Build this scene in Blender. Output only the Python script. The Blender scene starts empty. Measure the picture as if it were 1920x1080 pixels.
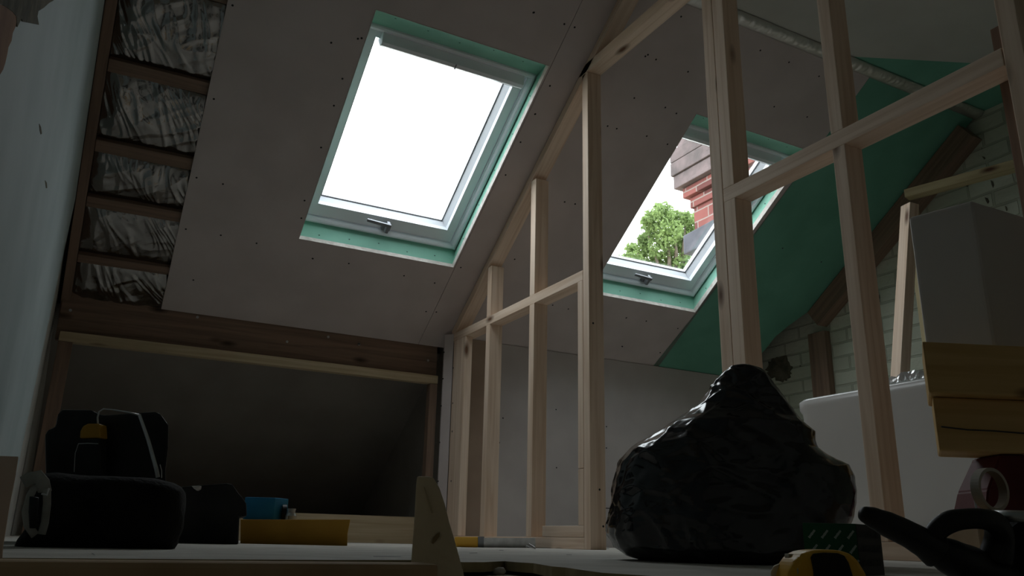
import bpy, bmesh, math, random
from mathutils import Vector, Matrix, noise
from math import sin, cos, tan, radians, pi, hypot
random.seed(7)
SC = bpy.context.scene
COL = SC.collection

# ------------------------------------------------------------------ camera, sky, exposure
YAW, PIT, ROL, FPX, TH = radians(27.872), radians(17.249), radians(1.290), 1527.6, radians(34.855)
CF = Vector((sin(YAW)*cos(PIT), cos(YAW)*cos(PIT), sin(PIT)))
_r = Vector((cos(YAW), -sin(YAW), 0)); _u = _r.cross(CF)
CR = cos(ROL)*_r + sin(ROL)*_u
CU = -sin(ROL)*_r + cos(ROL)*_u
cam_d = bpy.data.cameras.new('camera'); cam = bpy.data.objects.new('camera', cam_d); COL.objects.link(cam)
cam.matrix_world = Matrix((( CR.x, CU.x, -CF.x, 0), (CR.y, CU.y, -CF.y, 0), (CR.z, CU.z, -CF.z, 0), (0, 0, 0, 1)))
cam_d.sensor_width = 36; cam_d.lens = 36*FPX/1920; cam_d.clip_start = 0.01; cam_d.clip_end = 200
SC.camera = cam
SKY = 6.0
world = bpy.data.worlds.new('world'); SC.world = world; world.use_nodes = True
wn = world.node_tree.nodes; wl = world.node_tree.links
bg = wn['Background']; bg.inputs['Color'].default_value = (0.93, 0.97, 1.0, 1); bg.inputs['Strength'].default_value = SKY
SC.view_settings.view_transform = 'Standard'; SC.view_settings.look = 'None'
SC.view_settings.exposure = 0.0; SC.view_settings.gamma = 1.0; SC.view_settings.use_curve_mapping = False
SC.cycles.max_bounces = 12; SC.cycles.diffuse_bounces = 8; SC.cycles.glossy_bounces = 4
SC.cycles.transparent_max_bounces = 12; SC.cycles.sample_clamp_indirect = 4
SC.cycles.use_denoising = True

# ------------------------------------------------------------------ measuring helpers
def ray(x, y): return CF + CR*((x-960)/FPX) - CU*((y-540)/FPX)
def at(x, y, d): return ray(x, y)*d
def onX(x, y, X): q = ray(x, y); return q*(X/q.x)
def onY(x, y, Y): q = ray(x, y); return q*(Y/q.y)
def onZ(x, y, Z): q = ray(x, y); return q*(Z/q.z)
Y0, Z0 = 3.608, 0.976
EV = Vector((0, -cos(TH), sin(TH))); EN = Vector((0, sin(TH), cos(TH)))
SO = Vector((0, Y0, Z0))
def SP(X, v, d=0.0): return Vector((X, 0, 0)) + SO + EV*v + EN*d
def onS(x, y):
    q = ray(x, y); s = SO.dot(EN)/q.dot(EN); P = q*s
    return P.x, (P-SO).dot(EV)
FLOOR = -0.022; BASE = -0.036
HR = Vector((cos(YAW), -sin(YAW), 0)); HF = Vector((sin(YAW), cos(YAW), 0)); UZ = Vector((0, 0, 1))

# ------------------------------------------------------------------ materials
MATS = {}
def nm(name):
    m = bpy.data.materials.new(name); m.use_nodes = True; MATS[name] = m
    nt = m.node_tree; return m, nt, nt.nodes, nt.links, nt.nodes['Principled BSDF']
def setp(b, col=None, rough=None, metal=None, spec=None):
    if col is not None: b.inputs['Base Color'].default_value = (*col, 1)
    if rough is not None: b.inputs['Roughness'].default_value = rough
    if metal is not None: b.inputs['Metallic'].default_value = metal
    if spec is not None: b.inputs['Specular IOR Level'].default_value = spec
def noisy(name, c1, c2, scale=8, rough=.8, bump=.0, bscale=60, metal=0, spec=.3, detail=4, lo=.35, hi=.65):
    m, nt, N, L, b = nm(name); setp(b, None, rough, metal, spec)
    tc = N.new('ShaderNodeTexCoord'); t = N.new('ShaderNodeTexNoise'); t.inputs['Scale'].default_value = scale; t.inputs['Detail'].default_value = detail
    L.new(tc.outputs['Object'], t.inputs['Vector'])
    r = N.new('ShaderNodeValToRGB'); r.color_ramp.elements[0].position = lo; r.color_ramp.elements[1].position = hi
    r.color_ramp.elements[0].color = (*c1, 1); r.color_ramp.elements[1].color = (*c2, 1)
    L.new(t.outputs['Fac'], r.inputs['Fac']); L.new(r.outputs['Color'], b.inputs['Base Color'])
    if bump:
        t2 = N.new('ShaderNodeTexNoise'); t2.inputs['Scale'].default_value = bscale; t2.inputs['Detail'].default_value = 5
        L.new(tc.outputs['Object'], t2.inputs['Vector'])
        bp = N.new('ShaderNodeBump'); bp.inputs['Strength'].default_value = bump; bp.inputs['Distance'].default_value = .01
        L.new(t2.outputs['Fac'], bp.inputs['Height']); L.new(bp.outputs['Normal'], b.inputs['Normal'])
    return m
def wood(name, light, dark, knot=(.09, .04, .02), rough=.65, knotsize=.075):
    m, nt, N, L, b = nm(name); setp(b, None, rough, 0, .25)
    tc = N.new('ShaderNodeTexCoord'); oi = N.new('ShaderNodeObjectInfo')
    mul = N.new('ShaderNodeMath'); mul.operation = 'MULTIPLY'; mul.inputs[1].default_value = 37
    L.new(oi.outputs['Random'], mul.inputs[0])
    add = N.new('ShaderNodeVectorMath'); add.operation = 'ADD'; L.new(tc.outputs['Object'], add.inputs[0]); L.new(mul.outputs[0], add.inputs[1])
    mp = N.new('ShaderNodeMapping'); mp.inputs['Scale'].default_value = (55, 55, 2.2); L.new(add.outputs[0], mp.inputs['Vector'])
    t = N.new('ShaderNodeTexNoise'); t.inputs['Scale'].default_value = 1; t.inputs['Detail'].default_value = 4; t.inputs['Distortion'].default_value = .6
    L.new(mp.outputs[0], t.inputs['Vector'])
    r = N.new('ShaderNodeValToRGB'); r.color_ramp.elements[0].position = .32; r.color_ramp.elements[1].position = .62
    r.color_ramp.elements[0].color = (*dark, 1); r.color_ramp.elements[1].color = (*light, 1); L.new(t.outputs['Fac'], r.inputs['Fac'])
    mp2 = N.new('ShaderNodeMapping'); mp2.inputs['Scale'].default_value = (9, 9, 3.3); L.new(add.outputs[0], mp2.inputs['Vector'])
    v = N.new('ShaderNodeTexVoronoi'); v.inputs['Scale'].default_value = 1; L.new(mp2.outputs[0], v.inputs['Vector'])
    r2 = N.new('ShaderNodeValToRGB'); r2.color_ramp.elements[0].position = knotsize*.6; r2.color_ramp.elements[1].position = knotsize*2.2
    r2.color_ramp.elements[0].color = (1, 1, 1, 1); r2.color_ramp.elements[1].color = (0, 0, 0, 1); L.new(v.outputs['Distance'], r2.inputs['Fac'])
    mx = N.new('ShaderNodeMixRGB'); mx.inputs['Color2'].default_value = (*knot, 1)
    L.new(r2.outputs['Color'], mx.inputs['Fac']); L.new(r.outputs['Color'], mx.inputs['Color1']); L.new(mx.outputs['Color'], b.inputs['Base Color'])
    return m
PB = noisy('plasterboard_grey', (.54, .475, .46), (.60, .53, .515), 5, .85)
PBK = noisy('plasterboard_wall_grey', (.50, .46, .45), (.56, .52, .505), 5, .85)
PBB = noisy('plasterboard_brown_back', (.36, .27, .21), (.42, .32, .25), 6, .85)
PBG = noisy('plasterboard_green', (.13, .34, .25), (.16, .40, .30), 5, .85)
PBR = noisy('reveal_green', (.25, .52, .41), (.30, .60, .48), 6, .8)
PBE = noisy('plaster_cut_edge', (.55, .50, .47), (.72, .68, .64), 40, .9)
PINKB = noisy('pinkish_board', (.72, .56, .48), (.80, .64, .56), 6, .8)
KNOTM = noisy('wood_knot', (.24, .17, .09), (.34, .25, .14), 60, .8)
GRAINM = noisy('wood_grain_stain', (.50, .40, .26), (.58, .48, .33), 60, .8)
SCREW = noisy('screw_black', (.01, .01, .01), (.02, .02, .02), 50, .6)
CEILW = noisy('rear_wall_white', (.66, .65, .61), (.72, .71, .67), 4, .85)
CEILF = noisy('flat_ceiling_board', (.46, .46, .42), (.51, .51, .47), 4, .85)
PINE = wood('pine_timber', (.86, .68, .54), (.70, .51, .37), (.16, .08, .045))
PINED = wood('old_brown_timber', (.27, .18, .13), (.18, .12, .085), (.05, .03, .02))
BLOCKW = wood('orange_yellow_timber', (.70, .47, .20), (.58, .36, .13), (.14, .06, .02), .6, .05)
PINEY = wood('yellow_timber', (.66, .48, .24), (.52, .36, .17), (.07, .03, .01), .6, .05)
PLANK = noisy('pale_offcut_wood', (.72, .61, .45), (.84, .74, .58), 14, .75, .2, 90)
BARW = noisy('dark_bar_wood', (.50, .34, .20), (.62, .44, .28), 16, .8)
WALLP = noisy('skimmed_plaster_bluewhite', (.38, .45, .46), (.46, .53, .54), 3, .75, .15, 8)
WALLD = noisy('bare_wall', (.46, .46, .43), (.56, .55, .52), 6, .9, .3, 30)
OLDP = noisy('exposed_old_plaster', (.07, .07, .05), (.16, .14, .10), 18, .95, .6, 40)
ORANGE = noisy('orange_torn_paper', (.20, .10, .055), (.28, .15, .08), 15, .9)
FLOORM = noisy('dusty_floor_sheet', (.54, .51, .46), (.66, .63, .58), 9, .8, .15, 60)
FLEDGE = noisy('floor_sheet_edge', (.30, .24, .13), (.42, .34, .20), 30, .95)
BASEM = noisy('subfloor_boards', (.46, .38, .26), (.58, .49, .35), 10, .9, .2, 40)
DARKL = noisy('eaves_lining', (.27, .245, .22), (.32, .295, .265), 4, .9)
DECK = noisy('roof_deck', (.05, .045, .04), (.08, .07, .06), 6, .95)
WHITE = noisy('white_window_plastic', (.74, .77, .82), (.82, .85, .90), 3, .3, 0, 60, 0, .5)
GREYP = noisy('grey_handle_metal', (.18, .19, .21), (.24, .25, .27), 10, .35, 0, 60, .6)
GASKET = noisy('gasket', (.03, .03, .035), (.05, .05, .055), 10, .5)
BLACKS = noisy('black_cloth', (.006, .005, .005), (.013, .012, .011), 20, .85, .4, 120, 0, .2)
BLACKP = noisy('black_plastic', (.010, .009, .009), (.018, .017, .016), 20, .45, 0, 60, 0, .3)
GREYT = noisy('grey_webbing', (.26, .25, .22), (.40, .38, .34), 30, .8)
YEL = noisy('yellow_plastic', (.80, .42, .03), (.88, .50, .05), 10, .35, 0, 60, 0, .5)
YELD = noisy('ochre_plastic', (.42, .22, .02), (.50, .27, .03), 10, .5)
BLUE = noisy('blue_plastic', (.02, .20, .42), (.03, .26, .50), 10, .5)
METAL = noisy('brushed_steel', (.45, .45, .45), (.62, .62, .62), 30, .35, 0, 60, .9)
BATHM = noisy('white_acrylic', (.62, .61, .60), (.68, .67, .66), 2, .25, 0, 60, 0, .5)
CARD = noisy('grey_white_carton', (.62, .57, .54), (.68, .63, .60), 4, .7)
REDM = noisy('dark_red_paint', (.10, .012, .012), (.14, .018, .018), 10, .6)
GREENB = noisy('dark_green_card', (.014, .08, .035), (.02, .11, .045), 10, .6)
TEXTM = noisy('pale_print', (.40, .46, .40), (.5, .56, .5), 10, .7)
TEXTD = noisy('faint_print', (.06, .07, .06), (.08, .09, .08), 10, .7)
TAPEW = noisy('cream_tape', (.40, .36, .30), (.48, .44, .37), 10, .6)
ROLLIN = noisy('tape_core', (.16, .12, .08), (.2, .15, .1), 10, .8)
SLATE = noisy('slate', (.06, .06, .075), (.09, .09, .11), 6, .7)
BARK = noisy('bark', (.10, .08, .06), (.17, .14, .11), 12, .9)
LEADM = noisy('weathered_stone', (.09, .075, .075), (.17, .13, .13), 7, .9, .4, 30)
def foilmat(name, r=.22, c=.55):
    m, nt, N, L, b = nm(name); setp(b, (c, c*.97, c*.93), r, 1.0)
    tc = N.new('ShaderNodeTexCoord'); t = N.new('ShaderNodeTexNoise'); t.inputs['Scale'].default_value = 28; t.inputs['Detail'].default_value = 5; t.inputs['Distortion'].default_value = 1.2
    L.new(tc.outputs['Object'], t.inputs['Vector']); bp = N.new('ShaderNodeBump'); bp.inputs['Strength'].default_value = .35; bp.inputs['Distance'].default_value = .003
    L.new(t.outputs['Fac'], bp.inputs['Height']); L.new(bp.outputs['Normal'], b.inputs['Normal'])
    return m
FOIL = foilmat('foil', .16, .33); FOILW = foilmat('foil_tape', .45, .75)
def bagmat():
    m, nt, N, L, b = nm('black_bin_bag_plastic'); setp(b, (.011, .011, .014), .17, 0, .7)
    tc = N.new('ShaderNodeTexCoord'); hs = []
    for sc, dist, ds in ((9, 1.5, 1.0), (26, .8, .5)):
        t = N.new('ShaderNodeTexNoise'); t.noise_type = 'RIDGED_MULTIFRACTAL'; t.inputs['Scale'].default_value = sc; t.inputs['Detail'].default_value = 3; t.inputs['Distortion'].default_value = dist
        L.new(tc.outputs['Object'], t.inputs['Vector']); hs.append((t, ds))
    add = N.new('ShaderNodeMath'); add.operation = 'ADD'; L.new(hs[0][0].outputs['Fac'], add.inputs[0])
    mu = N.new('ShaderNodeMath'); mu.operation = 'MULTIPLY'; mu.inputs[1].default_value = .35; L.new(hs[1][0].outputs['Fac'], mu.inputs[0]); L.new(mu.outputs[0], add.inputs[1])
    bp = N.new('ShaderNodeBump'); bp.inputs['Strength'].default_value = .45; bp.inputs['Distance'].default_value = .004
    L.new(add.outputs[0], bp.inputs['Height']); L.new(bp.outputs['Normal'], b.inputs['Normal'])
    return m
BAGM = bagmat()
def brick(name, c1, c2, mort, bump=.5, bw=.225, rh=.075, ms=.012, rough=.9, axis='X', drk=None):
    m, nt, N, L, b = nm(name); setp(b, None, rough, 0, .2)
    tc = N.new('ShaderNodeTexCoord'); sp = N.new('ShaderNodeSeparateXYZ'); cb = N.new('ShaderNodeCombineXYZ')
    L.new(tc.outputs['Object'], sp.inputs[0])
    ad = N.new('ShaderNodeMath'); ad.operation = 'ADD'; L.new(sp.outputs['X'], ad.inputs[0]); L.new(sp.outputs['Y'], ad.inputs[1])
    L.new(ad.outputs[0], cb.inputs[0]); L.new(sp.outputs['Z'], cb.inputs[1])
    nz = N.new('ShaderNodeTexNoise'); nz.inputs['Scale'].default_value = 6
    L.new(tc.outputs['Object'], nz.inputs['Vector'])
    ma = N.new('ShaderNodeVectorMath'); ma.operation = 'MULTIPLY_ADD'; ma.inputs[1].default_value = (.012, .012, .012); L.new(nz.outputs['Color'], ma.inputs[0]); L.new(cb.outputs[0], ma.inputs[2])
    t = N.new('ShaderNodeTexBrick'); t.inputs['Color1'].default_value = (*c1, 1); t.inputs['Color2'].default_value = (*c2, 1); t.inputs['Mortar'].default_value = (*mort, 1)
    t.inputs['Scale'].default_value = 1; t.inputs['Mortar Size'].default_value = ms*.5; t.inputs['Mortar Smooth'].default_value = .4
    t.inputs['Brick Width'].default_value = bw; t.inputs['Row Height'].default_value = rh; L.new(ma.outputs[0], t.inputs['Vector'])
    L.new(t.outputs['Color'], b.inputs['Base Color'])
    if drk:
        n2 = N.new('ShaderNodeTexNoise'); n2.inputs['Scale'].default_value = 14; n2.inputs['Detail'].default_value = 5; L.new(tc.outputs['Object'], n2.inputs['Vector'])
        rr = N.new('ShaderNodeValToRGB'); rr.color_ramp.elements[0].position = .66; rr.color_ramp.elements[1].position = .72
        L.new(n2.outputs['Fac'], rr.inputs['Fac'])
        mm = N.new('ShaderNodeMath'); mm.operation = 'MULTIPLY'; L.new(rr.outputs['Color'], mm.inputs[0])
        fz = N.new('ShaderNodeMath'); fz.operation = 'MULTIPLY_ADD'; fz.inputs[1].default_value = .9; fz.inputs[2].default_value = .1; L.new(t.outputs['Fac'], fz.inputs[0]); L.new(fz.outputs[0], mm.inputs[1])
        mx = N.new('ShaderNodeMixRGB'); mx.inputs['Color2'].default_value = (*drk, 1); L.new(mm.outputs[0], mx.inputs['Fac']); L.new(t.outputs['Color'], mx.inputs['Color1']); L.new(mx.outputs['Color'], b.inputs['Base Color'])
    iv = N.new('ShaderNodeMath'); iv.operation = 'SUBTRACT'; iv.inputs[0].default_value = 1; L.new(t.outputs['Fac'], iv.inputs[1])
    n3 = N.new('ShaderNodeTexNoise'); n3.inputs['Scale'].default_value = 35; L.new(tc.outputs['Object'], n3.inputs['Vector'])
    a3 = N.new('ShaderNodeMath'); a3.operation = 'MULTIPLY_ADD'; a3.inputs[1].default_value = .5; L.new(n3.outputs['Fac'], a3.inputs[0]); L.new(iv.outputs[0], a3.inputs[2])
    bp = N.new('ShaderNodeBump'); bp.inputs['Strength'].default_value = bump; bp.inputs['Distance'].default_value = .01; L.new(a3.outputs[0], bp.inputs['Height']); L.new(bp.outputs['Normal'], b.inputs['Normal'])
    return m
GABLE = brick('white_painted_brick', (.47, .49, .40), (.54, .56, .46), (.39, .40, .32), .7, .225, .078, .014, drk=(.03, .025, .02))
BRICKR = brick('red_brick', (.12, .045, .042), (.24, .085, .075), (.27, .22, .20), .3, .225, .077, .012)
def glassmat():
    m = bpy.data.materials.new('window_glass'); m.use_nodes = True; nt = m.node_tree; N = nt.nodes; L = nt.links; N.clear()
    o = N.new('ShaderNodeOutputMaterial'); mx = N.new('ShaderNodeMixShader'); tr = N.new('ShaderNodeBsdfTransparent'); gl = N.new('ShaderNodeBsdfGlossy')
    tr.inputs['Color'].default_value = (.93, .95, .95, 1); gl.inputs['Roughness'].default_value = .02; mx.inputs['Fac'].default_value = .06
    L.new(tr.outputs[0], mx.inputs[1]); L.new(gl.outputs[0], mx.inputs[2]); L.new(mx.outputs[0], o.inputs['Surface']); return m
GLASS = glassmat()
def filmmat():
    m = bpy.data.materials.new('clear_polythene'); m.use_nodes = True; nt = m.node_tree; N = nt.nodes; L = nt.links; N.clear()
    o = N.new('ShaderNodeOutputMaterial'); mx = N.new('ShaderNodeMixShader'); mx2 = N.new('ShaderNodeMixShader'); tr = N.new('ShaderNodeBsdfTransparent'); gl = N.new('ShaderNodeBsdfGlossy'); df = N.new('ShaderNodeBsdfDiffuse')
    gl.inputs['Roughness'].default_value = .12; mx.inputs['Fac'].default_value = .45; mx2.inputs['Fac'].default_value = .45; df.inputs['Color'].default_value = (.7, .7, .7, 1)
    L.new(gl.outputs[0], mx2.inputs[1]); L.new(df.outputs[0], mx2.inputs[2]); L.new(tr.outputs[0], mx.inputs[1]); L.new(mx2.outputs[0], mx.inputs[2]); L.new(mx.outputs[0], o.inputs['Surface']); return m
FILM = filmmat()
def leafmat():
    m, nt, N, L, b = nm('tree_leaf'); setp(b, (.12, .20, .06), .55, 0, .3)
    tr = N.new('ShaderNodeBsdfTranslucent'); tr.inputs['Color'].default_value = (.26, .36, .13, 1); mx = N.new('ShaderNodeMixShader'); mx.inputs['Fac'].default_value = .45
    oi = N.new('ShaderNodeTexCoord'); t = N.new('ShaderNodeTexNoise'); t.inputs['Scale'].default_value = 1.6; L.new(oi.outputs['Object'], t.inputs['Vector'])
    r = N.new('ShaderNodeValToRGB'); r.color_ramp.elements[0].position = .35; r.color_ramp.elements[1].position = .65
    r.color_ramp.elements[0].color = (.11, .17, .06, 1); r.color_ramp.elements[1].color = (.22, .31, .11, 1); L.new(t.outputs['Fac'], r.inputs['Fac']); L.new(r.outputs['Color'], b.inputs['Base Color'])
    out = N['Material Output']; L.new(b.outputs[0], mx.inputs[1]); L.new(tr.outputs[0], mx.inputs[2]); L.new(mx.outputs[0], out.inputs['Surface']); return m
LEAF = leafmat()

# ------------------------------------------------------------------ object helpers
def tag(o, label=None, cat=None, group=None, kind=None):
    if label: o['label'] = label
    if cat: o['category'] = cat
    if group: o['group'] = group
    if kind: o['kind'] = kind
    return o
def empty(name, loc, label=None, cat=None, group=None, kind=None):
    o = bpy.data.objects.new(name, None); COL.objects.link(o); o.location = loc; o.empty_display_size = .05
    return tag(o, label, cat, group, kind)
def link(name, bm, mat, parent=None, M=None, smooth=False):
    me = bpy.data.meshes.new(name); bmesh.ops.recalc_face_normals(bm, faces=bm.faces); bm.to_mesh(me); bm.free()
    for m in (mat if isinstance(mat, (list, tuple)) else [mat]): me.materials.append(m)
    if smooth:
        for p in me.polygons: p.use_smooth = True
    o = bpy.data.objects.new(name, me); COL.objects.link(o)
    if parent is not None:
        o.parent = parent
        q = parent; W = Matrix()
        ch = []
        while q: ch.append(q); q = q.parent
        for q in reversed(ch): W = W @ q.matrix_parent_inverse @ q.matrix_basis
        o.matrix_parent_inverse = W.inverted()
    if M is not None: o.matrix_basis = M
    return o
def centre(o):
    """move the origin of a top-level mesh to the middle of its underside"""
    vs = o.data.vertices
    lo = Vector([min(v.co[i] for v in vs) for i in range(3)]); hi = Vector([max(v.co[i] for v in vs) for i in range(3)])
    c = Vector(((lo.x+hi.x)/2, (lo.y+hi.y)/2, lo.z)); 
    for v in vs: v.co -= c
    o.location = c; return o
def box_into(bm, c, ax, ay, az, bev=0, mi=0):
    """box centred c with half-vectors ax ay az"""
    vs = [bm.verts.new(c + ax*i + ay*j + az*k) for i in (-1, 1) for j in (-1, 1) for k in (-1, 1)]
    fs = []
    for q in ((0, 1, 3, 2), (4, 6, 7, 5), (0, 4, 5, 1), (2, 3, 7, 6), (0, 2, 6, 4), (1, 5, 7, 3)):
        f = bm.faces.new([vs[i] for i in q]); f.material_index = mi; fs.append(f)
    if bev:
        es = list({e for f in fs for e in f.edges})
        bmesh.ops.bevel(bm, geom=es, offset=bev, segments=2, profile=.6, affect='EDGES')
def abox(bm, x0, x1, y0, y1, z0, z1, bev=0, mi=0):
    box_into(bm, Vector(((x0+x1)/2, (y0+y1)/2, (z0+z1)/2)), Vector(((x1-x0)/2, 0, 0)), Vector((0, (y1-y0)/2, 0)), Vector((0, 0, (z1-z0)/2)), bev, mi)
def timber(name, a, b, sx, sy, xdir, mat=None, parent=None, bev=.002):
    """timber from a to b (centre line); sx along xdir, sy along the third direction; grain along its length"""
    a = Vector(a); b = Vector(b); z = (b-a).normalized(); x = Vector(xdir); x = (x - z*x.dot(z)).normalized(); y = z.cross(x)
    M = Matrix(((x.x, y.x, z.x, (a.x+b.x)/2), (x.y, y.y, z.y, (a.y+b.y)/2), (x.z, y.z, z.z, (a.z+b.z)/2), (0, 0, 0, 1)))
    bm = bmesh.new(); l = (b-a).length
    box_into(bm, Vector(), Vector((sx/2, 0, 0)), Vector((0, sy/2, 0)), Vector((0, 0, l/2)), bev)
    return link(name, bm, mat or PINE, parent, M)
def tbox(name, x0, x1, y0, y1, z0, z1, mat=None, parent=None, bev=.002):
    d = (x1-x0, y1-y0, z1-z0); k = d.index(max(d)); c = ((x0+x1)/2, (y0+y1)/2, (z0+z1)/2)
    a = list(c); b = list(c)
    if k == 2: a[2] = z0; b[2] = z1; return timber(name, a, b, d[0], d[1], (1, 0, 0), mat, parent, bev)
    if k == 1: a[1] = y0; b[1] = y1; return timber(name, a, b, d[0], d[2], (1, 0, 0), mat, parent, bev)
    a[0] = x0; b[0] = x1; return timber(name, a, b, d[1], d[2], (0, 1, 0), mat, parent, bev)
def prism(bm, pts, off, bev=0, mi=0, segs=2):
    """polygon pts (Vectors) extruded by vector off"""
    n = len(pts); A = [bm.verts.new(p) for p in pts]; B = [bm.verts.new(p+off) for p in pts]
    fs = [bm.faces.new(A[::-1]), bm.faces.new(B)]
    for i in range(n): fs.append(bm.faces.new((A[i], A[(i+1) % n], B[(i+1) % n], B[i])))
    for f in fs: f.material_index = mi
    if bev:
        bmesh.ops.recalc_face_normals(bm, faces=fs)
        bmesh.ops.bevel(bm, geom=list({e for f in fs for e in f.edges}), offset=bev, segments=segs, profile=.6, affect='EDGES')
def sprism(bm, poly, d0, d1, mi=0, bev=0):
    prism(bm, [SP(x, v, d0) for x, v in poly], EN*(d1-d0), bev, mi)
def tube(bm, pts, rad, n=10, caps=True, mi=0, flat=1.0, fdir=None):
    rs = rad if isinstance(rad, (list, tuple)) else [rad]*len(pts)
    rings = []; up = Vector(fdir) if fdir is not None else None
    for i, p in enumerate(pts):
        t = (pts[min(i+1, len(pts)-1)] - pts[max(i-1, 0)]).normalized()
        if up is None: up = t.orthogonal()
        x = (up - t*up.dot(t)).normalized(); y = t.cross(x)
        if fdir is None: up = x
        rings.append([bm.verts.new(p + x*cos(2*pi*k/n)*rs[i]*flat + y*sin(2*pi*k/n)*rs[i]) for k in range(n)])
    for a, b in zip(rings, rings[1:]):
        for k in range(n):
            f = bm.faces.new((a[k], a[(k+1) % n], b[(k+1) % n], b[k])); f.material_index = mi
    if caps:
        bm.faces.new(rings[0][::-1]).material_index = mi; bm.faces.new(rings[-1]).material_index = mi
def disc_into(bm, c, nrm, r, n=8, mi=0, lift=.0006):
    x = nrm.orthogonal().normalized(); y = nrm.cross(x); c = c + nrm*lift
    f = bm.faces.new([bm.verts.new(c + x*cos(2*pi*k/n)*r + y*sin(2*pi*k/n)*r) for k in range(n)]); f.material_index = mi
def struct(o): o['kind'] = 'structure'; return o

# ------------------------------------------------------------------ floor
XL, XR, YB, YF, ZC = -0.145, 3.66, -1.6, 5.0, 2.05
bm = bmesh.new()
edge = [onZ(0, 1046, FLOOR), onZ(150, 1047, FLOOR), onZ(420, 1049, FLOOR), onZ(640, 1050, FLOOR), onZ(770, 1050, FLOOR), onZ(870, 1054, FLOOR), onZ(908, 1054, FLOOR), onZ(945, 1052, FLOOR), onZ(968, 1054, FLOOR), onZ(1000, 1056, FLOOR), onZ(1035, 1062, FLOOR), onZ(1060, 1064, FLOOR), onZ(1100, 1070, FLOOR), onZ(1130, 1074, FLOOR),
        Vector((.40, .40, FLOOR)), Vector((.41, .15, FLOOR)), Vector((.43, YB, FLOOR))]
pts = [Vector((XL, edge[0].y, FLOOR))] + edge + [Vector((XR, YB, FLOOR)), Vector((XR, YF, FLOOR)), Vector((XL, YF, FLOOR))]
n = len(pts); A = [bm.verts.new(p) for p in pts]; B = [bm.verts.new(p - UZ*.010) for p in pts]
bm.faces.new(A)
for i in range(n): bm.faces.new((A[i], A[(i+1) % n], B[(i+1) % n], B[i])).material_index = 1
bmesh.ops.triangulate(bm, faces=[f for f in bm.faces if len(f.verts) > 4])
# joint lines and scratches cut in the sheet
for (xa, ya, xb, yb, w) in ((866, 1025.2, 1142, 1028.6, .9), (700, 1043, 752, 1043.5, .7), (880, 1037, 895, 1036.6, .7), (936, 1031.2, 944, 1031.6, .8), (1062, 1040, 1072, 1040.4, .8), (172, 1037, 178, 1041, .8)):
    a = onZ(xa, ya, FLOOR); b = onZ(xb, yb, FLOOR); a2 = onZ(xb, yb+w, FLOOR); b2 = onZ(xa, ya+w, FLOOR)
    bm.faces.new([bm.verts.new(p + UZ*.0004) for p in (a, b, a2, b2)]).material_index = 2
fl = link('floor', bm, [FLOORM, FLEDGE, GASKET]); struct(fl)
bm = bmesh.new(); abox(bm, XL, XR, YB, YF, BASE-.03, BASE); struct(link('floor', bm, BASEM))

# ------------------------------------------------------------------ sloped ceiling
def hole_sheet(bm, xl0, xl1, xr0, xr1, v0, v1, hole, mi=0, T=.0125):
    """xl0/xr0 at the bottom, xl1/xr1 at the top"""
    xa = lambda v: xl0 + (xl1-xl0)*(v-v0)/(v1-v0)
    xb = lambda v: xr0 + (xr1-xr0)*(v-v0)/(v1-v0)
    if not hole: sprism(bm, [(xa(v0), v0), (xb(v0), v0), (xb(v1), v1), (xa(v1), v1)], 0, T, mi); return
    hx0, hx1, hv0, hv1 = hole
    sprism(bm, [(xa(v0), v0), (xb(v0), v0), (xb(hv0), hv0), (xa(hv0), hv0)], 0, T, mi)
    sprism(bm, [(xa(hv1), hv1), (xb(hv1), hv1), (xb(v1), v1), (xa(v1), v1)], 0, T, mi)
    sprism(bm, [(xa(hv0), hv0), (hx0, hv0), (hx0, hv1), (xa(hv1), hv1)], 0, T, mi)
    sprism(bm, [(hx1, hv0), (xb(hv0), hv0), (xb(hv1), hv1), (hx1, hv1)], 0, T, mi)
def edge_ring(bm, hole, T=.0235, mi=1):
    x0, x1, v0, v1 = hole; e = .0015
    for poly in ([(x0, v0-.0005), (x1, v0-.0005), (x1, v0+e), (x0, v0+e)], [(x0, v1-e), (x1, v1-e), (x1, v1+.0005), (x0, v1+.0005)],
                 [(x0-.0005, v0), (x0+e, v0), (x0+e, v1), (x0-.0005, v1)], [(x1-e, v0), (x1+.0005, v0), (x1+.0005, v1), (x1-e, v1)]):
        sprism(bm, poly, -.0015, T, mi)
H1 = (.711, 1.428, .395, 1.437); DX = 1.433
H2 = (H1[0]+DX+.03, H1[1]+DX, H1[2], H1[3])
scr = []
for s, ox, oy, lst in ((2, 540, 0, [(920,47),(1036,90),(162,160),(262,145),(276,143),(204,295),(172,396),(124,553),(62,752),(50,818),(92,969),(228,988),(268,937),(435,1034),(550,1061),(648,1003),(816,656),(872,533),(926,428),(982,322),(1067,443),(1037,757),(1077,765),(850,972)]),
    (2, 0, 0, [(872,20),(802,371),(737,666),(836,690),(1142,752),(828,882),(697,859),(962,912),(1173,970),(725,1050)]),
    (2.7, 980, 0, [(57,63),(211,122),(263,138),(138,434),(64,577),(749,62),(802,84),(621,285),(634,277),(675,301),(837,363),(565,496),(722,544),(778,574),(430,638),(476,651),(628,689),(733,730),(806,705),(739,812),(655,943),(590,1040),(940,610),(213,1022),(265,1032),(1203,255),(1348,315),(1500,386),(1273,540),(1440,592)]),
    (2.077, 640, 560, [(330,50),(370,52),(823,25),(884,40),(1109,75),(1187,87),(1093,185),(1242,210)]),
    (2.3415, 1100, 380, [(175,505),(262,520),(157,632),(322,658),(400,552),(700,240),(860,200),(1030,260)])):
    for x, y in lst: scr.append(onS(x/s+ox, y/s+oy))
def in_hole(x, v): return any(h[0]-.01 < x < h[1]+.01 and h[2]-.01 < v < h[3]+.01 for h in (H1, H2))
scr = [p for p in scr if not in_hole(*p)]
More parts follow.
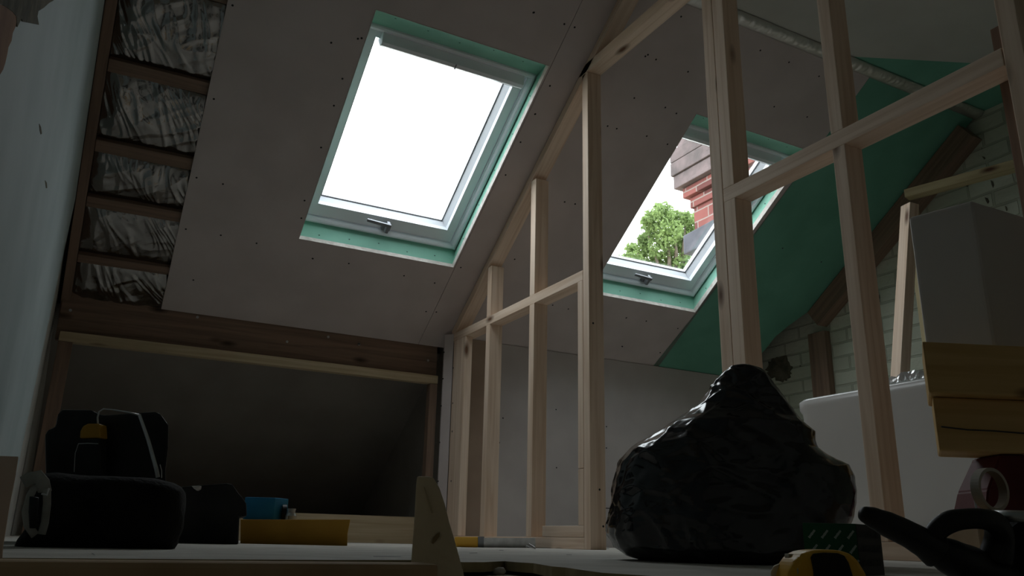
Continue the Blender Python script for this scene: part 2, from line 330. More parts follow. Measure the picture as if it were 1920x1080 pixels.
def screws(bm, x0, x1, mi=2):
    for X, v in scr:
        if x0 <= X < x1: disc_into(bm, SP(X, v), -EN, .0042, 8, mi)
bm = bmesh.new(); hole_sheet(bm, .250, .222, 1.4335, 1.4355, -.10, 1.853, H1); edge_ring(bm, H1); screws(bm, .2, 1.434)
struct(link('ceiling', bm, [PB, PBE, SCREW]))
bm = bmesh.new(); hole_sheet(bm, 1.4355, 1.4375, 2.868, 2.906, -.10, 1.853, H2); edge_ring(bm, H2); screws(bm, 1.436, 2.87)
struct(link('ceiling', bm, [PB, PBE, SCREW]))
bm = bmesh.new()
sprism(bm, [(2.832, -.02), (3.47, -.02), (3.48, .10), (3.50, .22), (3.50, .33), (3.53, .42), (3.59, .55), (3.62, .8), (3.645, 1.2), (3.65, 1.853), (2.908, 1.853), (2.869, .55), (2.865, .39)], 0, .0125)
screws(bm, 2.87, 3.6); struct(link('ceiling', bm, [PBG, PBE, SCREW]))
# flat ceiling above the collar line
bm = bmesh.new()
gp = [(2.735, 2.045), (2.90, 1.968), (3.208, 1.826), (XR, 1.615), (XR, 2.045)]
prism(bm, [Vector((x, y, ZC)) for x, y in [(XL, 2.045), (2.735, 2.045), (2.90, 1.968), (3.208, 1.826), (XR, 1.615), (XR, YB), (XL, YB)]], UZ*.0125)
struct(link('ceiling', bm, CEILF))
bm = bmesh.new(); prism(bm, [Vector((x, y, ZC)) for x, y in gp], UZ*.0125); struct(link('ceiling', bm, PBG))
# roof deck outside everything (keeps daylight to the two windows)
DK0, DK1 = .185, .205
F1 = (.690, 1.447, .425, 1.360)
bm = bmesh.new()
xs0, xs1 = XL-.15, XR+.11
sprism(bm, [(xs0, -2.0), (xs1, -2.0), (xs1, F1[2]), (xs0, F1[2])], DK0, DK1)
sprism(bm, [(xs0, F1[3]), (xs1, F1[3]), (xs1, 2.15), (xs0, 2.15)], DK0, DK1)
sprism(bm, [(xs0, F1[2]), (F1[0], F1[2]), (F1[0], F1[3]), (xs0, F1[3])], DK0, DK1)
sprism(bm, [(F1[1], F1[2]), (F1[0]+DX, F1[2]), (F1[0]+DX, F1[3]), (F1[1], F1[3])], DK0, DK1)
sprism(bm, [(F1[1]+DX, F1[2]), (xs1, F1[2]), (xs1, F1[3]), (F1[1]+DX, F1[3])], DK0, DK1)
p = SP(0, 2.12, DK0)
abox(bm, xs0, xs1, YB-.3, p.y+.05, p.z-.02, p.z+.02)
abox(bm, xs0, xs1, YB-.32, YB-.28, BASE-.1, p.z)
struct(link('ceiling', bm, DECK))
bm = bmesh.new()
sprism(bm, [(XL, -1.75), (1.62, -1.75), (1.62, -.19), (XL, -.19)], .05, .06)
struct(link('ceiling', bm, DARKL))

# ------------------------------------------------------------------ walls
PW = XL + .013   # face of the skim coat
def side_poly(x, th):
    b2 = bmesh.new(); pz_ = [(YB-.25, BASE-.1), (YF, BASE-.1)] + [(SP(0, v, DK0-.004).y, SP(0, v, DK0-.004).z) for v in (-1.55, 2.08)] + [(SP(0, 2.08, DK0).y-.06, SP(0, 2.12, DK0).z-.024), (YB-.25, SP(0, 2.12, DK0).z-.024)]
    prism(b2, [Vector((x, y, z)) for y, z in pz_], Vector((th, 0, 0))); return b2
struct(link('wall_left', side_poly(XL-.1, .1), WALLD))
bm = bmesh.new()
# skim coat with a broken vertical far edge
pl = [(YB, FLOOR), (2.62, FLOOR), (2.80, .02), (2.93, .10), (2.97, .20), (2.99, .31), (3.03, .42), (3.00, .428), (3.04, .46), (3.05, .52), (3.09, .62), (3.12, .72), (3.30, 1.20), (2.6, 1.68), (2.2, 1.97), (2.05, ZC), (YB, ZC)]
prism(bm, [Vector((XL, y, z)) for y, z in pl], Vector((.013, 0, 0)))
wl_ = struct(link('wall_left', bm, WALLP))
def wall_patch(name, pix, mat, t):
    b2 = bmesh.new(); prism(b2, [Vector((PW, 0, 0)) + Vector((0, onX(x, y, PW).y, onX(x, y, PW).z)) for x, y in pix], Vector((t, 0, 0))); return link(name, b2, mat, wl_)
wall_patch('bare_patch', [(-30, -60), (110, -60), (99, 0), (90, 5), (80, 14), (70, 20), (68, 30), (71, 46), (60, 44), (40, 40), (38, 34), (30, 50), (28, 30), (20, 20), (2, 8), (-10, 4)], OLDP, .0015)
wall_patch('torn_patch', [(-40, 2), (0, 8), (8, 12), (22, 22), (30, 32), (28, 48), (22, 62), (20, 76), (14, 88), (12, 100), (8, 118), (4, 130), (-2, 140), (-40, 200)], ORANGE, .001)
wall_patch('scrape', [(73, 232), (76, 238), (78, 250), (76, 252), (74, 244)], OLDP, .0008)
wall_patch('scrape', [(84, 338), (87, 342), (88, 352), (86, 353)], OLDP, .0008)
gw = struct(link('wall_right', side_poly(XR, .1), GABLE))
# crumbled hole in the painted brick
bm = bmesh.new()
pp = []
for i in range(44):
    a = 2*pi*i/44; rr = 1 + .4*noise.noise(Vector((cos(a)*1.3, sin(a)*1.3, 3.1)))+random.uniform(-.14, .14)
    pp.append(onX(1461 + cos(a)*26*rr, 694 + sin(a)*24*rr, XR))
prism(bm, [Vector((XR, q.y, q.z)) for q in pp], Vector((-.004, 0, 0))); link('bare_patch', bm, OLDP, gw)
for c in ((1861, 345, 3, 7), (1851, 376, 4, 6), (1887, 391, 2, 5), (1845, 296, 3, 3), (1696, 655, 3, 12), (1734, 610, 2, 30)):
    bm = bmesh.new(); prism(bm, [Vector((XR, q.y, q.z)) for q in (onX(c[0]-c[2], c[1]-c[3], XR), onX(c[0]+c[2]*.3, c[1]-c[3]*.6, XR), onX(c[0]+c[2], c[1]+c[3]*.3, XR), onX(c[0]+c[2]*.4, c[1]+c[3], XR), onX(c[0]-c[2]*.4, c[1]+c[3]*.2, XR))], Vector((-.003, 0, 0))); link('crack', bm, OLDP, gw)
bm = bmesh.new(); abox(bm, XL, XR, YB-.1, YB, BASE-.1, ZC); struct(link('wall_front', bm, CEILW))
# knee wall right of the partition
KY = 3.62
bm = bmesh.new(); abox(bm, 1.862, 2.42, KY, KY+.0125, FLOOR, .962); abox(bm, 2.42, XR, KY, KY+.0125, .175, .962)
for x, y in ((1042.5, 768), (1043.5, 877), (943, 784), (1137, 840), (1137, 800), (936, 830)):
    q = onY(x, y, KY); disc_into(bm, q, Vector((0, -1, 0)), .004, 8, 1)
struct(link('wall_back', bm, [PBK, SCREW]))
bm = bmesh.new(); abox(bm, 2.42, XR, KY, KY+.0125, FLOOR, .171); struct(link('wall_back', bm, PBK))
bm = bmesh.new(); abox(bm, 1.60, 1.860, KY-.001, KY+.0115, FLOOR, .964); struct(link('wall_back', bm, PBB))
bm = bmesh.new(); abox(bm, 1.60, XR, KY+.03, KY+.05, BASE, .97); struct(link('wall_back', bm, GASKET))
bm = bmesh.new(); abox(bm, 1.60, 1.62, KY+.02, YF, BASE, .97); struct(link('wall_back', bm, DARKL))
bm = bmesh.new(); abox(bm, XL, XR, YF, YF+.05, BASE-.1, .4); struct(link('wall_back', bm, DARKL))

# ------------------------------------------------------------------ roof windows
def roof_window(idx, dx, hole):
    x0, x1, v0, v1 = F1[0]+dx, F1[1]+dx, F1[2], F1[3]
    root = empty('window_%d' % idx, SP((x0+x1)/2, v0, .1), kind='structure')
    D = .10
    h = hole
    def ring(bm, o, i, d0, d1, mi=0, bev=0):
        (a0, a1, b0, b1), (c0, c1, e0, e1) = o, i
        sprism(bm, [(a0, b0), (a1, b0), (c1, e0), (c0, e0)], d0, d1, mi, bev); sprism(bm, [(c0, e1), (c1, e1), (a1, b1), (a0, b1)], d0, d1, mi, bev)
        sprism(bm, [(a0, b0), (c0, e0), (c0, e1), (a0, b1)], d0, d1, mi, bev); sprism(bm, [(c1, e0), (a1, b0), (a1, b1), (c1, e1)], d0, d1, mi, bev)
    # green lining boards, splayed from the opening to the frame
    T = .0125
    def rev(a, b, c, d, n):
        bm = bmesh.new(); prism(bm, [a, b, c, d], n*T)
        nrm = -n
        for k in range(5):
            t = (k+.7)/5.4; q = a.lerp(b, t).lerp(d.lerp(c, t), .25 + .1*((k*37) % 3)); disc_into(bm, q, nrm.normalized(), .0035, 8, 1, .001)
        return link('lining_board', bm, [PBR, SCREW], root)
    g = .023
    P = lambda X, v, d: SP(X, v, d)
    rev(P(h[0], h[2], g), P(h[1], h[2], g), P(x1, v0, D), P(x0, v0, D), -EV)
    rev(P(h[0], h[3], g), P(h[1], h[3], g), P(x1, 1.345, D), P(x0, 1.345, D), EV)
    rev(P(h[1], h[2], g), P(h[1], h[3], g), P(x1, 1.345, D), P(x1, v0, D), Vector((1, 0, 0)))
    rev(P(h[0], h[2], g), P(h[0], h[3], g), P(x0, 1.345, D), P(x0, v0, D), Vector((-1, 0, 0)))
    bm = bmesh.new()
    fi = (x0+.034, x1-.036, v0+.032, v1-.034)
    ring(bm, (x0-.004, x1+.004, v0-.004, v1+.004), fi, D, DK1, 0)
    prof = [(.004, D), (.006, D-.008), (.011, D-.014), (.018, D-.015), (.025, D-.011), (.031, D-.002), (.032, D+.012)]
    loops_ = [[bm.verts.new(SP(a, b, dd)) for a, b in ((x0+i_, v0+i_), (x1-i_, v0+i_), (x1-i_, v1-i_), (x0+i_, v1-i_))] for i_, dd in prof]
    for A_, B_ in zip(loops_, loops_[1:]):
        for k in range(4): bm.faces.new((A_[k], A_[(k+1) % 4], B_[(k+1) % 4], B_[k]))
    link('window_frame', bm, WHITE, root)
    si = (x0+.078, x1-.077, .520, 1.300)
    gl = (si[0]+.012, si[1]-.020, .532, 1.290)
    bm = bmesh.new()
    ring(bm, (fi[0]+.002, fi[1]-.002, fi[2]+.002, fi[3]-.002), si, D+.006, D+.03, 0)
    # bead stepping back to the glass
    a0, a1, b0, b1 = si; c0, c1, e0, e1 = gl
    for q in (((a0, b0), (a1, b0), (c1, e0), (c0, e0)), ((a1, b0), (a1, b1), (c1, e1), (c1, e0)), ((a1, b1), (a0, b1), (c0, e1), (c1, e1)), ((a0, b1), (a0, b0), (c0, e0), (c0, e1))):
        pp = [SP(q[0][0], q[0][1], D+.03), SP(q[1][0], q[1][1], D+.03), SP(q[2][0], q[2][1], D+.056), SP(q[3][0], q[3][1], D+.056)]
        prism(bm, pp, EN*.028)
    sash = link('sash', bm, WHITE, root)
    bm = bmesh.new(); ring(bm, gl, (gl[0]+.003, gl[1]-.003, gl[2]+.003, gl[3]-.003), D+.054, D+.06); link('gasket', bm, GASKET, sash)
    bm = bmesh.new(); sprism(bm, [(c0-.004, e0-.004), (c1+.004, e0-.004), (c1+.004, e1+.004), (c0-.004, e1+.004)], D+.060, D+.064); link('glass', bm, GLASS, sash)
    # control bar along the top
    bm = bmesh.new(); bx0, bx1 = x0+.098, x1-.052
    pf = [(1.281, D+.03), (1.281, D-.022), (1.290, D-.034), (1.305, D-.034), (1.332, D-.006), (1.336, D+.03)]
    prism(bm, [SP(bx0, v, d) for v, d in pf], Vector((bx1-bx0, 0, 0)), .002)
    bar = link('control_bar', bm, WHITE, root)
    bm = bmesh.new(); prism(bm, [SP(bx0+.004, v, d) for v, d in [(1.2805, D+.02), (1.2795, D+.02), (1.2795, D-.020), (1.2805, D-.020)]], Vector((bx1-bx0-.008, 0, 0))); link('slot', bm, GREYP, bar)
    bm = bmesh.new(); xm = (bx0+bx1)/2
    sprism(bm, [(xm, 1.284), (xm+.004, 1.284), (xm+.004, 1.305), (xm, 1.305)], D-.036, D-.030); link('clip', bm, GREYP, bar)
    # handle on the bottom rail
    bm = bmesh.new(); hx = x0+.395
    sprism(bm, [(hx-.020, .462), (hx+.022, .462), (hx+.022, .490), (hx-.020, .490)], D-.012, D+.008, 0, .003)
    sprism(bm, [(hx-.008, .466), (hx+.008, .466), (hx+.008, .515), (hx-.008, .515)], D-.040, D-.012, 0, .004)
    sprism(bm, [(hx-.105, .512), (hx+.008, .500), (hx+.008, .518), (hx-.105, .526)], D-.046, D-.036, 0, .003)
    link('handle', bm, GREYP, root)
    return root
W1 = roof_window(1, 0, H1); W2 = roof_window(2, DX, H2)
for dx in (0, DX):
    ld = bpy.data.lights.new('window_portal', 'AREA'); ld.shape = 'RECTANGLE'; ld.size = .76; ld.size_y = .94; ld.cycles.is_portal = True
    lo = bpy.data.objects.new('window_portal', ld); COL.objects.link(lo)
    c = SP((F1[0]+F1[1])/2+dx, (F1[2]+F1[3])/2, DK1+.01)
    lo.matrix_world = Matrix(((1, -EV.x, EN.x, c.x), (0, EV.y, EN.y, c.y), (0, EV.z, EN.z, c.z), (0, 0, 0, 1)))

# ------------------------------------------------------------------ stud partition
PX, PT = 1.570, .063
part = empty('stud_partition', (PX+PT/2, 2.0, FLOOR), 'bare pale softwood stud partition with doorway between the two skylights', 'partition frame')
NZ0, NZ1 = .927, .966
def pst(name, y0, y1, z0, z1, x0=PX, x1=None, mat=None): return tbox(name, x0, x1 or PX+PT, y0, y1, z0, z1, mat, part)
def slopez(y): return Z0 + tan(TH)*(Y0-y)
pst('stud', 3.430, 3.560, FLOOR+.039, .926, PX, PX+.038)
STUDS = [(3.172, 3.210), (2.772, 2.812)]
for a, b in STUDS:
    pst('stud', a, b, FLOOR+.038, NZ0); 
    pst('stud', a, b, NZ1, slopez(b)-.0475)
pst('stud', 2.370, 2.409, FLOOR, 1.785)
pst('stud', 2.411, 2.446, .246, NZ0); pst('stud', 2.411, 2.446, .056, .244)
pst('noggin', 2.411, 2.690, FLOOR+.039, .055)
pst('sole_plate', 2.410, 3.60, FLOOR, FLOOR+.038)
pst('noggin', 2.411, 3.595, NZ0, NZ1)
timber('top_plate', SP(PX+PT/2, .012, -.020), SP(PX+PT/2, 1.84, -.020), PT, .038, (1, 0, 0), None, part)
pst('ceiling_plate', -.9, 2.06, ZC-.039, ZC-.001)
pst('door_header', 1.665, 2.44, 1.786, 1.826)
pst('stud', 1.658, 1.703, FLOOR, 1.785)
NY0, NY1 = .958, 1.000
pst('stud', 1.610, 1.656, FLOOR, NY0); pst('stud', 1.610, 1.656, NY1, ZC-.04)
pst('stud', 1.224, 1.262, FLOOR+.038, NY0); pst('stud', 1.224, 1.262, NY1, ZC-.04)
pst('noggin', .822, 1.656, NY0, NY1)
pst('stud', .780, .820, FLOOR+.038, ZC-.04)
pst('stud', .815, .872, FLOOR+.038, 1.095, PX+PT+.001, PX+PT+.040, PINED)
pst('sole_plate', -.9, 1.60, FLOOR, FLOOR+.037)
# screw heads on the end stud
bm = bmesh.new()
for x, y in ((850, 690), (849, 756), (848, 809), (846, 902)): disc_into(bm, onX(x, y, PX), Vector((-1, 0, 0)), .005, 8)
for x, y in ((1124, 918), (1131, 987), (1112, 606)): q = onY(x, y, 2.37); disc_into(bm, q, Vector((0, -1, 0)), .004, 8)
link('screw_head', bm, SCREW, part)
# plasterboard strip beside the end stud
bm = bmesh.new(); 
prism(bm, [Vector((x, y, FLOOR)) for x, y in ((1.538, 3.60), (1.569, 3.565), (1.569, 3.61), (1.538, 3.61))], UZ*.985)
for x, y in ((836, 659), (834, 709), (831, 760), (828, 829), (825, 902)): q = onY(x, y, 3.58); disc_into(bm, Vector((q.x, 3.600-(q.x-1.538)*1.129, q.z)), Vector((-.75, -.66, 0)), .004, 8, 1, .002)
tag(link('plasterboard_strip', bm, [PB, SCREW]), 'narrow upright plasterboard strip left of the partition end stud', 'plasterboard strip')
centre(bpy.data.objects['plasterboard_strip'])

# ------------------------------------------------------------------ knee wall frame on the left
KFW = wood('aged_pale_timber', (.52, .42, .28), (.40, .31, .19))
kf = empty('knee_wall_frame', (.7, 3.68, FLOOR), 'low timber frame around the dark eaves opening on the left', 'timber frame')
tbox('purlin', XL+.02, 1.545, 3.705, 3.76, .745, .985, PINED, kf, .003)
bm = bmesh.new()
for x, y in ((370, 595), (538, 641), (615, 632), (673, 646), (132, 582), (802, 676), (673, 645)):
    q = onY(x, y, 3.705); tube(bm, [Vector((q.x, 3.706, q.z)), Vector((q.x, 3.700, q.z))], .006, 10)
link('bolt_head', bm, METAL, kf)
tbox('top_plate', XL+.035, 1.536, 3.66, 3.705, .727, .767, KFW, kf)
tbox('post', XL+.035, -.058, 3.662, 3.705, FLOOR, .726, PINED, kf)
tbox('post', 1.497, 1.536, 3.662, 3.705, FLOOR, .726, PINED, kf)
tbox('sole_plate', .10, 1.49, 3.66, 3.705, FLOOR, .096, KFW, kf)

# ------------------------------------------------------------------ battens, rafter and foil insulation on the left
timber('rafter', SP(-.113, -.22, .035), SP(-.113, 1.83, .035), .034, .075, (1, 0, 0), PINED)
tag(bpy.data.objects['rafter'], 'dark brown rafter running up the slope against the left wall', 'rafter')
BY = [(2.555, 2.520), (2.842, 2.802), (3.112, 3.070), (3.318, 3.278), (3.545, 3.512), (3.80, 3.745), (2.29, 2.25)]
vof = lambda y: (Y0-y)/cos(TH)
order = ['third', 'second']
blabel = {2.555: 'brown roof batten at the very top edge of the foil', 2.842: 'brown roof batten below the largest foil panel', 3.112: 'brown roof batten between second and third foil panels from the top', 3.318: 'brown roof batten between third and fourth foil panels from the top', 3.545: 'brown roof batten above the lowest foil panel'}
for lo, hi in BY[:5]:
    v0, v1 = vof(lo), vof(hi)
    o = timber('roof_batten', SP(-.094, (v0+v1)/2, .026), SP(.30, (v0+v1)/2+.006, .026), (v1-v0), .030, EV, PINED)
    tag(o, blabel[lo], 'batten', 'battens between the foil panels')
flabel = ['crumpled silver foil insulation panel at the top of the left roof slope', 'silver foil insulation panel second from the top of the left slope', 'silver foil insulation panel third from the top of the left slope',
          'silver foil insulation panel fourth from the top of the left slope', 'lowest silver foil insulation panel on the left slope, above the purlin']
yy = [(2.802, 2.555), (3.070, 2.842), (3.278, 3.112), (3.512, 3.318), (3.76, 3.545)]
for k, (ya, yb) in enumerate(yy):
    va, vb = vof(ya)+.001, vof(yb)-.001
    bm = bmesh.new(); NX, NV = 150, 90; grid = []
    for i in range(NX+1):
        row = []
        for j in range(NV+1):
            X = -.094 + .42*i/NX; v = va + (vb-va)*j/NV; s = sin(pi*j/NV)**.6; sx = min(1, i/16)
            cz = Vector((X*7+k*5, v*3+k, 0)); w = noise.noise(cz + Vector((v*6, 0, 0)))
            rid = 1-abs(noise.noise(Vector((X*22+k*3+v*5, v*5, 1.3))))*2.6
            tw = 1-abs(noise.noise(Vector((X*9-v*11+k*7, v*9, 4.3))))*2.8
            fr = 1-abs(noise.noise(Vector((X*30+v*7+w*5, v*5-k, 8.3))))*3.2
            d = .036 - .018*s*sx - .011*w*s - .0035*max(0, rid)*(.3+s) - .004*max(0, tw)*s - .0022*max(0, fr)*(.3+s)
            row.append(bm.verts.new(SP(X, v, d)))
        grid.append(row)
    for i in range(NX):
        for j in range(NV): bm.faces.new((grid[i][j], grid[i+1][j], grid[i+1][j+1], grid[i][j+1]))
    o = link('foil_insulation', bm, FOIL, smooth=True); centre(o)
    sm = o.modifiers.new('thick', 'SOLIDIFY'); sm.thickness = .002
    tag(o, flabel[k], 'insulation', 'foil panels between the battens')
# foil tape along the ridge joint
bm = bmesh.new(); NX = 620; rows = []
for i in range(NX+1):
    X = XL+.005 + (XR-XL-.01)*i/NX; row = []
    for j in range(9):
        t = j/8; y = 2.094 - .052*t; z = 2.026 + .022*t; b = sin(pi*t)
        cr = noise.noise(Vector((X*45, t*2, 0)))*.5+noise.noise(Vector((X*120, t*3, 5)))*.4
        row.append(bm.verts.new(Vector((X, y - b*(.006+.006*cr), z - b*(.008+.007*cr)))))
    rows.append(row)
for i in range(NX):
    for j in range(8): bm.faces.new((rows[i][j], rows[i+1][j], rows[i+1][j+1], rows[i][j+1]))
o = link('foil_strip', bm, FOILW, smooth=True); centre(o); tag(o, 'long crinkled silver foil strip along the joint of slope and flat ceiling', 'foil strip')
sm = o.modifiers.new('thick', 'SOLIDIFY'); sm.thickness = .002

# ------------------------------------------------------------------ timbers on the gable wall
o = timber('gable_rafter', SP(XR-.040, .54, -.058), SP(XR-.040, 1.79, -.058), .078, .108, (1, 0, 0), PINED); tag(o, 'dark rafter sloping along the top of the white brick gable', 'rafter')
o = tbox('gable_post', XR-.045, XR-.001, 3.085, 3.205, FLOOR, 1.165, PINED); tag(o, 'wide brown upright post fixed to the white brick gable wall', 'post')
a = Vector((3.335, 2.30, 1.635)); b = Vector((3.53, 1.85, 1.635))
FRW = wood('dull_timber', (.46, .38, .22), (.36, .29, .16))
bf = empty('gable_timber_framing', (3.42, 2.1, FLOOR), 'yellowish timber frame in front of the gable above the carton', 'timber frame')
timber('rail', onX(1700, 366, 3.34), onZ(1930, 304, onX(1700, 366, 3.34).z), .040, .060, (0, 0, 1), FRW, bf)
q = onX(1708, 380, 3.36)
timber('post', Vector((q.x, q.y, q.z-.02)), Vector((q.x, q.y, FLOOR)), .045, .045, (1, 0, 0), FRW, bf)
q = onX(1706, 385, 3.10); q2 = onX(1688, 697, 3.00)
br_t = q + (q-q2)*.0; br_b = q2 + (q2-q)*.45
br_b = br_b.lerp(q, 0)
o = timber('brace_timber', br_t, q2 + (q2-q)*((q2.z-.42)/(q.z-q2.z)), .045, .063, (1, -.3, 0), PINE); tag(o, 'leaning pale timber length standing in the bath before the gable', 'timber')

# ------------------------------------------------------------------ bath behind the partition
BX, BZ = 2.30, .512
bath = empty('bathtub', (BX+.36, 1.45, FLOOR), 'white acrylic bathtub behind the partition studs', 'bathtub')
def rr_loop(x0, x1, y0, y1, r, z, n=10):
    out = []
    for cx, cy, a0 in ((x1-r, y1-r, 0), (x0+r, y1-r, 90), (x0+r, y0+r, 180), (x1-r, y0+r, 270)):
        for k in range(n+1):
            a = radians(a0+90*k/n); out.append(Vector((cx+r*cos(a), cy+r*sin(a), z)))
    return out
loops = [rr_loop(BX+.05, BX+.65, .62, 2.10, .12, FLOOR), rr_loop(BX+.02, BX+.68, .59, 2.14, .12, .10), rr_loop(BX+.004, BX+.696, .574, 2.156, .11, BZ-.05), rr_loop(BX, BX+.70, .57, 2.16, .10, BZ-.035), rr_loop(BX, BX+.70, .57, 2.16, .10, BZ-.008),
         rr_loop(BX+.010, BX+.69, .58, 2.15, .095, BZ), rr_loop(BX+.055, BX+.645, .64, 2.08, .10, BZ-.002), rr_loop(BX+.075, BX+.625, .66, 2.06, .12, BZ-.02), rr_loop(BX+.12, BX+.58, .74, 1.95, .15, .20), rr_loop(BX+.18, BX+.52, .85, 1.85, .15, .13)]
bm = bmesh.new(); R_ = [[bm.verts.new(p) for p in l] for l in loops]
for A_, B_ in zip(R_, R_[1:]):
    for k in range(len(A_)): bm.faces.new((A_[k], A_[(k+1) % len(A_)], B_[(k+1) % len(A_)], B_[k]))
bm.faces.new(R_[-1]); bm.faces.new(R_[0][::-1])
link('tub', bm, BATHM, bath, smooth=True)
def crumple(name, c, lx, ly, h, seed, lab):
    bm = bmesh.new(); G = []; n = 30
    for i in range(n+1):
        row = []
        for j in range(n+1):
            u, v = i/n-.5, j/n-.5; e = max(0, 1-(2*max(abs(u), abs(v)))**2)
            z = h*(abs(noise.noise(Vector((u*5+seed, v*5, 0))))*1.6 + .35)*e + h*.25*noise.noise(Vector((u*17, v*17, seed)))*e
            row.append(bm.verts.new(c + Vector((u*lx*(1+.2*noise.noise(Vector((v*3, seed, 0)))), v*ly, z+.002))))
        G.append(row)
    for i in range(n):
        for j in range(n): bm.faces.new((G[i][j], G[i+1][j], G[i+1][j+1], G[i][j+1]))
    o = link(name, bm, FILM); centre(o); sm = o.modifiers.new('thick', 'SOLIDIFY'); sm.thickness = .001; return tag(o, lab, 'plastic sheet', 'clear plastic sheets on the bath')
crumple('plastic_sheet', Vector((BX+.16, 1.70, BZ)), .28, .26, .055, 3, 'clear crumpled plastic sheet on the bath rim left of the third stud')
crumple('plastic_sheet', Vector((BX+.16, 1.33, BZ)), .28, .30, .10, 8, 'clear crumpled plastic sheet on the bath rim below the leaning timber')

# ------------------------------------------------------------------ carton on timber blocks at the right
TD = 1.42
C = at(1862, 684, TD); zb = C.z; Ct = onZ(1822, 375, 1); 
# height from the corner edge
q = ray(1822, 375); s = hypot(C.x, C.y)/hypot(q.x, q.y); zt = q.z*s
P1 = onZ(1702, 407, zt); P2 = onZ(1930, 408, zt)
Cc = Vector((C.x, C.y, zt)); Cc = onZ(1822, 375, zt)
P3 = P1 + (P2-Cc)*1.0
bm = bmesh.new(); prism(bm, [Vector((p.x, p.y, zb)) for p in (Cc, P1, P3, P2)], UZ*(zt-zb), .008, 0, 3)
ca = tag(centre(link('carton', bm, CARD)), 'large plain grey-white carton standing on yellow timbers at the right', 'carton')
dirv = (HR + HF*.10).normalized(); sid = dirv.cross(UZ)
if sid.dot(HF) < 0: sid = -sid
ub = at(1738, 738, 1.25).z
def ypiece(x0, ym, z0, z1, d, L, dep, name, lab):
    a = at(x0, ym, d); a.z = (z0+z1)/2; a = a + sid*dep/2
    o = timber(name, a, a + dirv*L, dep, z1-z0, sid, BLOCKW, None, .004)
    for v in o.data.vertices:      # the near ends are sawn at an angle
        if v.co.z < 0: v.co.z += .62*(v.co.x + dep/2)
    return tag(o, lab, 'timber', 'timbers under the carton')
lb = at(1754, 846, 1.26).z
ypiece(1738, 712, ub+.0003, zb-.0004, 1.25, .75, .12, 'timber_block', 'upper yellow timber directly beneath the grey-white carton')
lt = ypiece(1754, 792, lb, ub-.0003, 1.26, .74, .09, 'timber_block', 'lower cracked yellow timber resting on the dark red stand')
bm = bmesh.new(); a = at(1765, 800, 1.245); b = at(1925, 813, 1.262)
tube(bm, [a, a.lerp(b, .3)-UZ*.0015, a.lerp(b, .6), b], .0012, 6); link('crack', bm, GASKET, lt)
# red tapered stand
bz = lb-.0005; rc = at(1880, 900, 1.30); rc.z = 0
bm = bmesh.new()
def sq(c, w, d, z): return [Vector((c.x, c.y, 0)) + HR*sx*w + HF*sy*d + UZ*z for sx, sy in ((-1, -1), (1, -1), (1, 1), (-1, 1))]
LL = [sq(rc, .085, .06, FLOOR), sq(rc, .052, .045, bz-.055), sq(rc, .024, .04, bz-.005), sq(rc, .022, .04, bz-.0005)]
V = [[bm.verts.new(p) for p in l] for l in LL]
for A_, B_ in zip(V, V[1:]):
    for k in range(4): bm.faces.new((A_[k], A_[(k+1) % 4], B_[(k+1) % 4], B_[k]))
bm.faces.new(V[0][::-1]); bm.faces.new(V[-1]); bmesh.ops.bevel(bm, geom=bm.edges[:], offset=.003, segments=2, affect='EDGES')
tag(centre(link('stand', bm, REDM)), 'dark red tapered stand under the lower yellow timber', 'stand')
# roll of tape leaning at the foot of the stand
def ring_mesh(c, axis, R, r, w, mat1, name):
    bm = bmesh.new(); x = axis.orthogonal().normalized(); y = axis.cross(x); n = 40; vs = []
    for k in range(n):
        a = 2*pi*k/n; dv = x*cos(a)+y*sin(a); vs.append([bm.verts.new(c + dv*rr + axis*ww) for rr, ww in ((R, -w/2), (R, w/2), (r, w/2), (r, -w/2))])
    for k in range(n):
        A_, B_ = vs[k], vs[(k+1) % n]
        for m in range(4):
            f = bm.faces.new((A_[m], A_[(m+1) % 4], B_[(m+1) % 4], B_[m])); f.material_index = 1 if m == 2 else 0
    bmesh.ops.bevel(bm, geom=[e for e in bm.edges if abs((e.verts[0].co-e.verts[1].co).normalized().dot(axis)) < .5 and len(e.link_faces) == 2 and e.calc_face_angle() > 1], offset=.001, segments=1, affect='EDGES')
    return link(name, bm, mat1)
tz = .040; tc_ = at(1853, 920, 1.06); tc_ = at(1856, 918, 1.02)
R0 = tc_.z - FLOOR; 
bm = bmesh.new()
ax = (HF*.927 - HR*.375).normalized()
tr_ = ring_mesh(Vector((tc_.x, tc_.y, FLOOR+.0265)), ax, .0265, .0225, .012, [TAPEW, ROLLIN], 'tape_roll')
# the roll stands on a small pile: a second roll lying flat
base_h = tc_.z - .0265 - FLOOR
for v in tr_.data.vertices: v.co.z += base_h
tag(centre(tr_), 'cream tape roll standing on edge below the yellow timbers', 'tape roll')
bm = bmesh.new(); abox(bm, -.045, .045, -.045, .045, 0, max(.004, base_h-.0006), .003); o = link('offcut', bm, BARW); o.location = (tc_.x, tc_.y, FLOOR); o.rotation_euler = (0, 0, -.5)
tag(o, 'dark wood offcut beneath the cream tape roll', 'wood offcut')
bm = bmesh.new(); a = at(1822, 893, 1.18); b = at(1835, 985, 1.15); b2 = a + (b-a)*((FLOOR-a.z)/(b.z-a.z)); tube(bm, [a, b2], .0016, 8); tag(centre(link('brass_rod', bm, METAL)), 'thin shiny metal rod upright left of the tape roll', 'rod')

